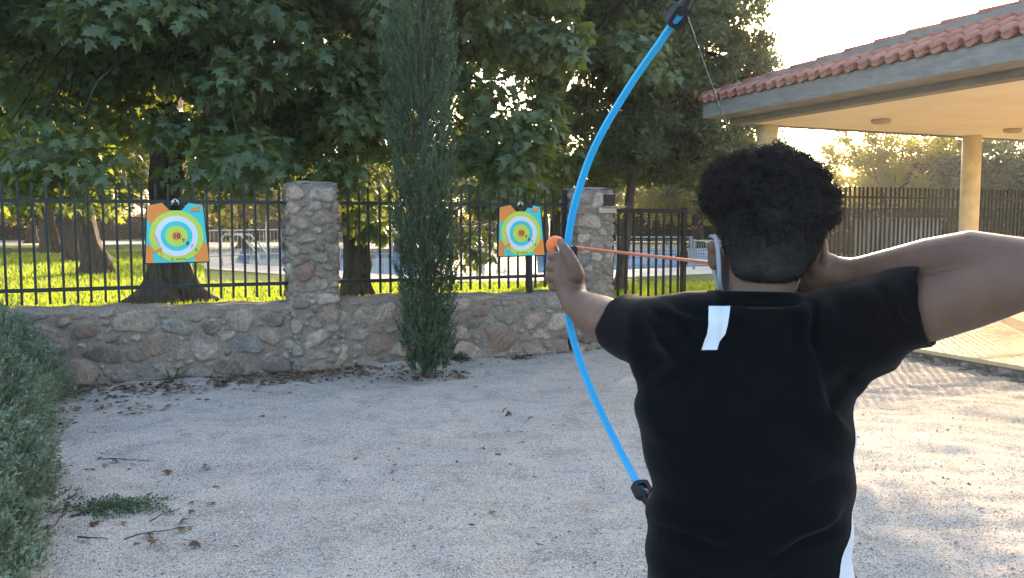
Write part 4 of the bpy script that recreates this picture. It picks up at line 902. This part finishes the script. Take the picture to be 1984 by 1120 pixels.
# ------------------------------------------------------------------ the archer
def skinmat():
    k = N('brown_skin'); c = k.mix(k.ramp(k.noise(7, 5), [(.35, 0.0), (.65, 1.0)]), (.112, .060, .042), (.163, .092, .064)); c = k.mix(k.ramp(k.noise(160, 3, .7), [(.55, 0.0), (.75, .25)]), c, (.12, .062, .046))
    k.col(c); k.bump(k.mix(.5, k.noise(260, 4, .7), k.voro(320)), .35, .003); k.b.inputs['Subsurface Weight'].default_value = .12; k.b.inputs['Subsurface Radius'].default_value = (.01, .004, .002); k.b.inputs['Subsurface Scale'].default_value = .6
    return k.set(.52, .4)
M_skin = skinmat()
k = N('black_jersey'); wv = k.n('TexWave'); wv.inputs['Scale'].default_value = 95; wv.bands_direction = 'Z'; k.L(k.tc.outputs['Object'], wv.inputs['Vector'])
k.col(k.mix(k.ramp(k.noise(3, 6, .6), [(.35, 0.0), (.65, 1.0)]), (.0016, .0022, .0038), (.003, .0038, .006))); k.bump(k.mix(.35, k.noise(9, 5, .6), k.noise(300, 3, .7)), .35, .004); k.b.inputs['Sheen Weight'].default_value = .05; k.b.inputs['Sheen Roughness'].default_value = .5; M_shirt = k.set(.85, .06)
k = N('white_cloth'); k.col((.62, .66, .74)); k.bump(k.noise(300, 3, .7), .3, .001); M_white = k.set(.8, .2)
M_trous = simple('dark_trousers', (.015, .016, .02), .85, .2, 5, .3)
M_hair = simple('black_hair', (.026, .024, .025), .75, .3, 20, .5, 150, spec=.15)
M_mask = simple('grey_mask', (.33, .36, .40), .8, .08, 10, .3, 400)
man = empty('person', Vector((.49, 1.62, 0)), 'archer seen from behind in a black shirt, drawing the blue bow', 'person')
# body
Dt = 1.62
bd = MB()
def S(pxc, py, D, a, b):
    return (P(pxc, py, D), a, b)
tors = [S(1452, 1190, 1.62, .150, .100), S(1448, 1120, 1.62, .150, .100), S(1450, 1040, 1.62, .150, .100), S(1447, 940, 1.62, .152, .098), S(1444, 850, 1.63, .156, .096), S(1442, 770, 1.64, .158, .094), S(1452, 700, 1.645, .155, .088), S(1470, 640, 1.64, .145, .072), S(1475, 605, 1.63, .080, .050), S(1478, 580, 1.625, .055, .050)]
bd.loft(tors)
hip = P(1452, 1240, 1.62)
for sx in (-1, 1):
    bd.tube([Vector((hip.x + sx * .085, 1.62, .82)), Vector((hip.x + sx * .10, 1.63, .62)), Vector((hip.x + sx * .105, 1.65, .44)), Vector((hip.x + sx * .11, 1.62, .26)), Vector((hip.x + sx * .115, 1.61, .08))], [.098, .082, .058, .055, .038], 16, round_ends=True)
    bd.tube([Vector((hip.x + sx * .115, 1.60, .05)), Vector((hip.x + sx * .125, 1.72, .04)), Vector((hip.x + sx * .13, 1.80, .032))], [.038, .038, .028], 12, round_ends=True)
bd.ell(Vector((hip.x, 1.62, .88)), (.150, .10, .10))
bd.tube([P(1478, 625, 1.625), P(1476, 575, 1.63), P(1478, 520, 1.65)], [.052, .060, .062], 20, round_ends=True)     # neck
bd.ell(P(1494, 425, 1.645), (.085, .102, .108), None, 28, 18)                                                      # skull
bd.ell(P(1472, 500, 1.695), (.068, .070, .070), Matrix.Rotation(.3, 3, 'Z'), 24, 14)                                  # jaw
bd.ell(P(1462, 545, 1.72), (.045, .045, .035), None, 20, 12)
bd.tube([P(1452, 465, 1.775), P(1447, 492, 1.805)], [.012, .018], 10, round_ends=True)                                # nose
bd.ell(P(1462, 452, 1.76), (.055, .02, .012))                                                                       # brow
# left ear
bd.ell(P(1383, 498, 1.675), (.0075, .019, .027), Matrix.Rotation(.45, 3, 'Z'), 16, 12); bd.ell(P(1380, 478, 1.672), (.007, .018, .014), Matrix.Rotation(.4, 3, 'Z'), 12, 8)
bd.ell(P(1597, 492, 1.665), (.008, .018, .032), Matrix.Rotation(-.4, 3, 'Z'), 16, 12)
# left arm reaching to the bow
bd.tube([P(1350, 632, 1.62), P(1295, 632, 1.63), P(1240, 630, 1.70), P(1188, 628, 1.80), P(1165, 619, 1.87), P(1145, 607, 1.94), P(1128, 596, 2.0), P(1114, 586, 2.05)],
        [.048, .048, .0485, .050, .0515, .046, .038, .0335], 22, round_ends=True)
# left fist: palm, four curled fingers, thumb
bd.tube([P(1117, 590, 2.03), P(1107, 565, 2.065), P(1100, 535, 2.08), P(1094, 505, 2.085)], [.033, .036, .037, .027], 18, round_ends=True)
bd.ell(P(1091, 520, 2.085), (.026, .022, .040), Matrix.Rotation(-.15, 3, 'Y'), 18, 12)
for (y, x0, x1, r) in ((498, 1084, 1067, .0102), (518, 1083, 1063, .0108), (538, 1084, 1061, .0102), (556, 1088, 1067, .0090)):
    bd.tube([P(x0 + 8, y + 4, 2.075), P(x0 - 8, y - 1, 2.082), P(x1 + 2, y - 1, 2.10), P(x1 + 2, y + 2, 2.122), P(x1 + 13, y + 4, 2.138), P(x1 + 28, y + 5, 2.132)], [r * 1.05, r * 1.15, r * 1.1, r, r * .95, r * .85], 12, round_ends=True)
bd.tube([P(1116, 535, 2.045), P(1110, 512, 2.043), P(1101, 492, 2.05), P(1093, 481, 2.062), P(1086, 468, 2.085)], [.021, .0165, .0140, .0128, .0100], 14, round_ends=True)
bd.ell(P(1119, 528, 2.055), (.016, .018, .028), Matrix.Rotation(-.3, 3, 'Y'))
# right arm: shoulder, elbow out of the picture, forearm back to the cheek
bd.tube([P(1650, 622, 1.60), P(1720, 610, 1.575), P(1800, 596, 1.53), P(1880, 572, 1.485), P(1960, 545, 1.44), P(2030, 525, 1.405)], [.064, .064, .060, .057, .053, .045], 24, round_ends=True)
bd.tube([P(2030, 520, 1.405), P(1960, 508, 1.45), P(1880, 495, 1.50), P(1800, 505, 1.55), P(1725, 518, 1.60), P(1665, 527, 1.645), P(1635, 530, 1.665)], [.045, .0435, .0435, .040, .034, .0285, .0275], 20, round_ends=True)
# right hand closed on the string
bd.tube([P(1645, 530, 1.66), P(1608, 530, 1.685), P(1570, 536, 1.705)], [.030, .036, .034], 16, round_ends=True)
bd.ell(P(1600, 520, 1.675), (.036, .022, .030))
for i, (y, dd) in enumerate(((520, .0), (538, .003), (556, .0), (572, -.008))):
    bd.tube([P(1590, y + 2, 1.70 + dd), P(1560, y + 4, 1.715 + dd), P(1532, y + 3, 1.745 + dd), P(1520, y, 1.775 + dd), P(1536, y - 1, 1.79 + dd)], [.0115, .011, .0105, .0095, .008], 12, round_ends=True)
bd.tube([P(1612, 548, 1.68), P(1592, 566, 1.68), P(1570, 580, 1.69), P(1552, 588, 1.705)], [.018, .0135, .0115, .010], 12, round_ends=True)
me = blob(bd, .0036, 6, .5)
body = link('body', me, man, M_skin, True)
# face: eyes and mouth line (turned away from the picture)
mb = MB()
for px in (1440, 1482): mb.ell(P(px, 463, 1.742), (.012, .012, .010), None, 14, 10)
mb.build('eyes', simple('eye_white', (.5, .48, .45), .3, .05), man, True)
# shirt
sh = MB(); e_ = .012
secs = [(1449, 1215, 1.62, .197, .142), (1447, 1120, 1.62, .191, .136), (1447, 1060, 1.62, .190, .133), (1448, 1010, 1.62, .187, .130), (1454, 960, 1.62, .186, .128), (1449, 905, 1.625, .192, .127), (1444, 850, 1.63, .198, .126), (1442, 790, 1.635, .199, .124), (1444, 735, 1.64, .198, .121), (1452, 690, 1.64, .196, .112), (1470, 645, 1.64, .195, .098), (1474, 612, 1.632, .165, .085), (1472, 598, 1.63, .113, .076), (1466, 587, 1.63, .083, .070)]
sh.loft([S(*q) for q in secs], 36, 2.35)
# left shoulder and sleeve
lh = P(1207, 627, 1.745); l0 = P(1300, 640, 1.64)
sh.tube([P(1372, 655, 1.63), P(1310, 650, 1.632), P(1262, 644, 1.66), P(1228, 638, 1.71), lh], [.090, .080, .0705, .0655, .0635], 28)
sh.ell(P(1300, 630, 1.635), (.062, .07, .060)); sh.tube([P(1400, 618, 1.625), P(1330, 622, 1.625), P(1275, 632, 1.64)], [.056, .055, .05], 20, round_ends=True)
rh = P(1801, 597, 1.53)
sh.tube([P(1545, 660, 1.63), P(1620, 652, 1.615), P(1680, 634, 1.595), P(1738, 604, 1.56), rh], [.086, .088, .084, .0775, .0735], 30)
sh.tube([P(1540, 622, 1.622), P(1600, 624, 1.618), P(1670, 616, 1.60)], [.045, .050, .055], 20, round_ends=True)
sh.tube([P(1600, 760, 1.63), P(1640, 700, 1.62), P(1690, 665, 1.60)], [.045, .055, .060], 20, round_ends=True)
sh.tube([P(1295, 760, 1.64), P(1275, 705, 1.64)], [.05, .055], 20, round_ends=True)
me = blob(sh, .0062, 10, .5)
# folds
V = verts(me).astype(float)
nrm = np.empty(len(V) * 3, np.float32); me.vertices.foreach_get('normal', nrm); nrm = nrm.reshape(-1, 3)
disp = np.zeros(len(V))
def pxof(V):
    y = V[:, 1] * _c - (V[:, 2] - CAMZ) * _s; z = V[:, 1] * _s + (V[:, 2] - CAMZ) * _c
    return 992 + V[:, 0] / y * FPX, 560 - z / y * FPX
X_, Y_ = pxof(V)
def crease(p, q, wid, amp):                     # a fold along a line on the cloth
    p, q = np.array(p, float), np.array(q, float); d = q - p; L = np.linalg.norm(d); d /= L; rx = X_ - p[0]; ry = Y_ - p[1]
    t = rx * d[0] + ry * d[1]; s = -rx * d[1] + ry * d[0] + 6 * np.sin(t / L * 5 + p[0]); m = np.exp(-(s / np.where(s > 0, wid * 2.0, wid * .55)) ** 2) * np.clip(np.minimum(t / L, 1 - t / L) * 4 + .15, 0, 1)
    return amp * m
for c_ in (((1245, 600), (1330, 700), 9, .006), ((1262, 592), (1360, 680), 8, -.005), ((1285, 585), (1372, 640), 8, .005), ((1215, 655), (1320, 650), 9, .004), ((1560, 590), (1575, 700), 8, .006), ((1578, 585), (1592, 690), 7, -.006), ((1545, 600), (1535, 690), 8, -.004), ((1605, 580), (1640, 690), 10, .005), ((1690, 560), (1730, 650), 8, .005), ((1712, 548), (1755, 640), 8, -.004), ((1735, 545), (1775, 630), 7, .005),
           ((1400, 620), (1250, 760), 14, .004), ((1380, 690), (1290, 720), 10, .004), ((1560, 700), (1640, 850), 16, .005), ((1260, 960), (1420, 1060), 12, .007), ((1255, 1000), (1440, 1100), 12, -.005), ((1640, 970), (1500, 1080), 13, .007), ((1635, 1010), (1480, 1105), 12, -.005), ((1630, 900), (1400, 1010), 18, .004), ((1280, 880), (1400, 960), 16, .004), ((1300, 1060), (1500, 1110), 10, .005), ((1660, 700), (1600, 820), 13, -.005), ((1240, 740), (1300, 860), 14, .004)):
    disp += crease(*c_)
for i in range(0, len(V)):
    pass
disp += .0022 * np.sin(V[:, 2] * 31 + V[:, 0] * 17) * np.sin(V[:, 0] * 23 + 1.3) + .0015 * np.sin(V[:, 2] * 70 + V[:, 0] * 40)
V = V + nrm * (disp * 1.7)[:, None]
me.vertices.foreach_set('co', V.astype(np.float32).ravel()); me.update()
# open the sleeve ends
bm = bmesh.new(); bm.from_mesh(me)
dl = (lh - P(1228, 638, 1.71)).normalized(); dr = (rh - P(1738, 604, 1.56)).normalized(); dead = []
for f in bm.faces:
    c_ = f.calc_center_median()
    for hh, dd in ((lh, dl), (rh, dr)):
        if (c_ - hh).length < .075 and (c_ - hh).dot(dd) > -.0035: dead.append(f); break
    else:
        if (c_ - P(1468, 584, 1.63)).length < .075 and f.normal.z > .86 and c_.z > P(1468, 592, 1.63).z: dead.append(f)
bmesh.ops.delete(bm, geom=dead, context='FACES')
for _ in range(4):
    be = [v for v in bm.verts if v.is_boundary]; nw = {v: sum(((e.other_vert(v).co) for e in v.link_edges if e.is_boundary), Vector()) / max(1, sum(1 for e in v.link_edges if e.is_boundary)) for v in be}
    for v, c_ in nw.items(): v.co = v.co.lerp(c_, .5)
bm.to_mesh(me); bm.free()
shirt = link('shirt', me, man, M_shirt, True); so = shirt.modifiers.new('thick', 'SOLIDIFY'); so.thickness = .003; so.offset = -1
bm = bmesh.new(); bm.from_mesh(me); bvh = BVHTree.FromBMesh(bm); bm.free()
def ray(px, py):
    d = P(px, py, 1.0) - Vector((0, 0, CAMZ)); return bvh.ray_cast(Vector((0, 0, CAMZ)), d.normalized())
# collar band
mb = MB(); ring = []
for i in range(41):
    t = 2 * math.pi * i / 40; ring.append(P(1463, 585, 1.63) + Vector((math.cos(t) * .0785, math.sin(t) * .0695, .006 + .006 * math.sin(t + 3.4))))
for (dz, rr) in ((0, .0075), (.007, .0065), (-.007, .0075)): mb.tube([p + Vector((0, 0, dz)) for p in ring], rr, 8, False)
mb.build('collar', M_shirt, shirt, True)
# hem bands of the sleeves
# white patch between the shoulders and the white side panel, laid on the cloth
def patch(name, rows, th=.0016, n=10, mat=M_white):
    vs = []; m = len(rows)
    for (y, xa, xb) in rows:
        for i in range(n + 1):
            px = xa + (xb - xa) * i / n; yy = y + (3 if False else 0); h, nn, _, _ = ray(px, yy)
            if h is None:
                q = vs[-1] if vs else P(px, yy, 1.6); vs.append(q.copy()); continue
            vs.append(h + nn * th)
    mb = MB(); mb.add(vs, [(j * (n + 1) + i, j * (n + 1) + i + 1, (j + 1) * (n + 1) + i + 1, (j + 1) * (n + 1) + i) for j in range(m - 1) for i in range(n)])
    return mb.build(name, mat, shirt, True)
def interp_rows(keys, step):
    ys_ = np.arange(keys[0][0], keys[-1][0] + .1, step); k_ = np.array(keys, float)
    return [(y, np.interp(y, k_[:, 0], k_[:, 1]), np.interp(y, k_[:, 0], k_[:, 2])) for y in ys_]
patch('back_patch', interp_rows([(594, 1373, 1415), (606, 1373, 1414), (630, 1372, 1410), (648, 1369, 1405), (662, 1363, 1393), (680, 1358, 1388)], 4))
# side panel: geometry that wraps the right flank, found by shooting rays from the right-rear
def side_ray(z, ang):
    c_ = Vector((.47, 1.62, z)); d = Vector((math.cos(ang), math.sin(ang), 0)); o_ = c_ + d * .6; return bvh.ray_cast(o_, -d)
vs = []; zs = np.arange(P(1640, 745, 1.6).z, .80, -.012); n = 8; m = 0
for z in zs:
    py = HOR + (CAMZ - z) / 1.62 * FPX
    a0 = np.interp(py, [740, 830, 880, 930, 985, 1040, 1120, 1300], [-.10, -.34, -.34, -.16, -.42, -.62, -.80, -.8]); row = []
    for i in range(n + 1):
        h, nn, _, _ = side_ray(z, a0 + (.62) * i / n)
        if h is None: row = None; break
        row.append(h + nn * .0018)
    if row: vs += row; m += 1
mb = MB(); mb.add(vs, [(j * (n + 1) + i, j * (n + 1) + i + 1, (j + 1) * (n + 1) + i + 1, (j + 1) * (n + 1) + i) for j in range(m - 1) for i in range(n)]); mb.build('side_panel', M_white, shirt, True)
# trousers and shoes
tr = MB(); tr.loft([(Vector((hip.x, 1.62, .92)), .160, .110), (Vector((hip.x, 1.62, .82)), .170, .12), (Vector((hip.x, 1.62, .74)), .15, .11)])
for sx in (-1, 1): tr.tube([Vector((hip.x + sx * .085, 1.62, .84)), Vector((hip.x + sx * .10, 1.63, .62)), Vector((hip.x + sx * .105, 1.65, .44)), Vector((hip.x + sx * .11, 1.62, .26)), Vector((hip.x + sx * .115, 1.61, .10))], [.112, .096, .078, .072, .068], 20)
link('trousers', blob(tr, .008, 8), man, M_trous, True)
for sx in (-1, 1):
    s_ = MB(); s_.tube([Vector((hip.x + sx * .115, 1.575, .055)), Vector((hip.x + sx * .12, 1.66, .05)), Vector((hip.x + sx * .13, 1.76, .045)), Vector((hip.x + sx * .135, 1.83, .038))], [.050, .047, .048, .038], 18, round_ends=True); s_.tube([Vector((hip.x + sx * .115, 1.60, .05)), Vector((hip.x + sx * .115, 1.605, .11))], [.05, .048], 16)
    link('shoe', blob(s_, .006, 8), man, simple('shoe_leather', (.05, .05, .055), .6, .2), True)
# face mask and its ear loop
mb = MB(); vs = []; c_ = P(1466, 520, 1.70); nu, nv = 28, 12
for j in range(nv + 1):
    v = j / nv; z = (-.058 + .10 * v)
    for i in range(nu + 1):
        a = math.pi * (-.06 + 1.10 * i / nu); bul = 1 + .10 * math.sin(math.pi * v) ; r = (.078 - .014 * (1 - v)) * bul; vs.append(c_ + Vector((math.cos(a) * r * 1.07, math.sin(a) * (r * 1.18), z)))
mb.add(vs, [(j * (nu + 1) + i, j * (nu + 1) + i + 1, (j + 1) * (nu + 1) + i + 1, (j + 1) * (nu + 1) + i) for j in range(nv) for i in range(nu)])
mk = mb.build('face_mask', M_mask, man, True); so = mk.modifiers.new('t', 'SOLIDIFY'); so.thickness = .002
lp_ = [P(1372, 542, 1.69), P(1372, 500, 1.668), P(1373, 472, 1.655), P(1379, 457, 1.645), P(1387, 462, 1.635), P(1391, 485, 1.63), P(1393, 515, 1.63), P(1394, 540, 1.635), P(1397, 560, 1.65), P(1405, 575, 1.67)]
ds = []
for i in range(len(lp_) - 1):
    p0, p1, p2, p3 = lp_[max(i - 1, 0)], lp_[i], lp_[i + 1], lp_[min(i + 2, len(lp_) - 1)]
    for t in np.linspace(0, 1, 6, endpoint=False): ds.append(.5 * ((2 * p1) + (p2 - p0) * t + (2 * p0 - 5 * p1 + 4 * p2 - p3) * t * t + (3 * p1 - p0 - 3 * p2 + p3) * t ** 3))
mb = MB(); strip(mb, ds[16:], .0082, .003, Vector((1, -.5, 0)).normalized()); mb.build('ear_loop', simple('mask_loop', (.30, .34, .41), .8, .05), mk, True)

# hair: a soft dense volume covered with thousands of fine curls
hb = MB()
for (px, py, D, r) in ((1492, 418, 1.635, (.096, .108, .104)), (1492, 388, 1.64, (.102, .106, .084)), (1414, 370, 1.64, (.042, .08, .054)), (1446, 352, 1.64, (.055, .085, .040)), (1534, 353, 1.64, (.055, .085, .038)), (1566, 398, 1.64, (.038, .085, .058)), (1495, 470, 1.615, (.092, .080, .070)), (1490, 518, 1.603, (.074, .056, .038)), (1500, 360, 1.72, (.09, .06, .06))):
    hb.ell(P(px, py, D), r, None, 26, 16)
hm = blob(hb, .007, 8); V = verts(hm).astype(float); nr = np.empty(len(V) * 3, np.float32); hm.vertices.foreach_get('normal', nr); nr = nr.reshape(-1, 3)
X_, Y_ = pxof(V)
curl = np.clip((480 - Y_) / 90, 0, 1)            # long on top, cropped at the nape
dd = np.array([.018 * noise.noise(Vector(v) * 19) + .006 * noise.noise(Vector(v) * 60) for v in V]) * curl + .001
hm.vertices.foreach_set('co', (V + nr * (dd - .006)[:, None]).astype(np.float32).ravel()); hm.update()
hair = link('hair', hm, man, M_hair, True)
rg = np.random.RandomState(77); n = 15000; V = verts(hm).astype(float); nr = np.empty(len(V) * 3, np.float32); hm.vertices.foreach_get('normal', nr); nr = nr.reshape(-1, 3)
X_, Y_ = pxof(V); front = V[:, 1] < 1.70; cand = np.where(front & (Y_ < 560))[0]; j = rg.choice(cand, n); base = V[j]; N_ = nr[j]; cl = np.clip((492 - Y_[j]) / 90, 0, 1)
nzv = np.array([tuple(noise.noise_vector(Vector(v) * 42)) for v in base]); T1 = unit(np.cross(N_, nzv + rg.normal(size=(n, 3)) * .10)); T2 = np.cross(N_, T1)
seg = 11; Ls = (.003 + .027 * cl * rg.uniform(.35, 1.0, n)); cr_ = .0016 + .0070 * cl * rg.uniform(.5, 1.2, n); turns = (1.1 + 1.2 * nzv[:, 0] + rg.uniform(-.15, .15, n)) * (.3 + .7 * cl); ph = nzv[:, 1] * 7 + rg.uniform(-.5, .5, n)
down = np.zeros((n, 3)); down[:, 2] = -1; down[:, 0] = (X_[j] - 1490) * .004
lockd = unit(np.cross(N_, nzv[:, ::-1] + 1e-3)); grow = unit(lockd * (.75 * cl)[:, None] + N_ * (.35 + .65 * cl[:, None]) + down * (1.1 * (1 - cl)[:, None] + .15) + T1 * .35)
pts_ = np.zeros((n, seg, 3))
for s_ in range(seg):
    t = s_ / (seg - 1); an = ph + turns * 6.28 * t; k_ = min(1, t * 3)
    pts_[:, s_] = base + grow * (Ls * t)[:, None] + (T1 * (np.cos(an) * cr_ * k_)[:, None] + T2 * (np.sin(an) * cr_ * k_)[:, None])
rad = np.linspace(1, .35, seg)[None, :, None, None] * .00075
tv = np.array([(math.cos(a), math.sin(a)) for a in (0, 2.094, 4.189)])
ringv = pts_[:, :, None, :] + (T1[:, None, None] * tv[None, None, :, 0:1] + N_[:, None, None] * tv[None, None, :, 1:2]) * rad
VV = ringv.reshape(-1, 3); b0 = (np.arange(n) * seg * 3)[:, None, None]; f = []
for s_ in range(seg - 1):
    for q in range(3): f.append((s_ * 3 + q, s_ * 3 + (q + 1) % 3, (s_ + 1) * 3 + (q + 1) % 3, (s_ + 1) * 3 + q))
FF = (np.array(f)[None] + b0).reshape(-1, 4)
cu = link('curls', npmesh('curls', VV, FF), hair, M_hair, True)
# ------------------------------------------------------------------ thin scattering volume, added to imitate veiling lens glare
mb = MB(); mb.box((0, 100, 22), (460, 230, 46)); hz_ = mb.build('glare_veil', None); hm_ = bpy.data.materials.new('glare_veil_air'); hm_.use_nodes = True; t_ = hm_.node_tree; t_.nodes.clear()
pv = t_.nodes.new('ShaderNodeVolumePrincipled'); pv.inputs['Color'].default_value = (.95, .96, 1, 1); pv.inputs['Density'].default_value = .0009; pv.inputs['Anisotropy'].default_value = .45
mo = t_.nodes.new('ShaderNodeOutputMaterial'); t_.links.new(pv.outputs[0], mo.inputs['Volume']); hz_.data.materials.append(hm_); hz_['kind'] = 'stuff'
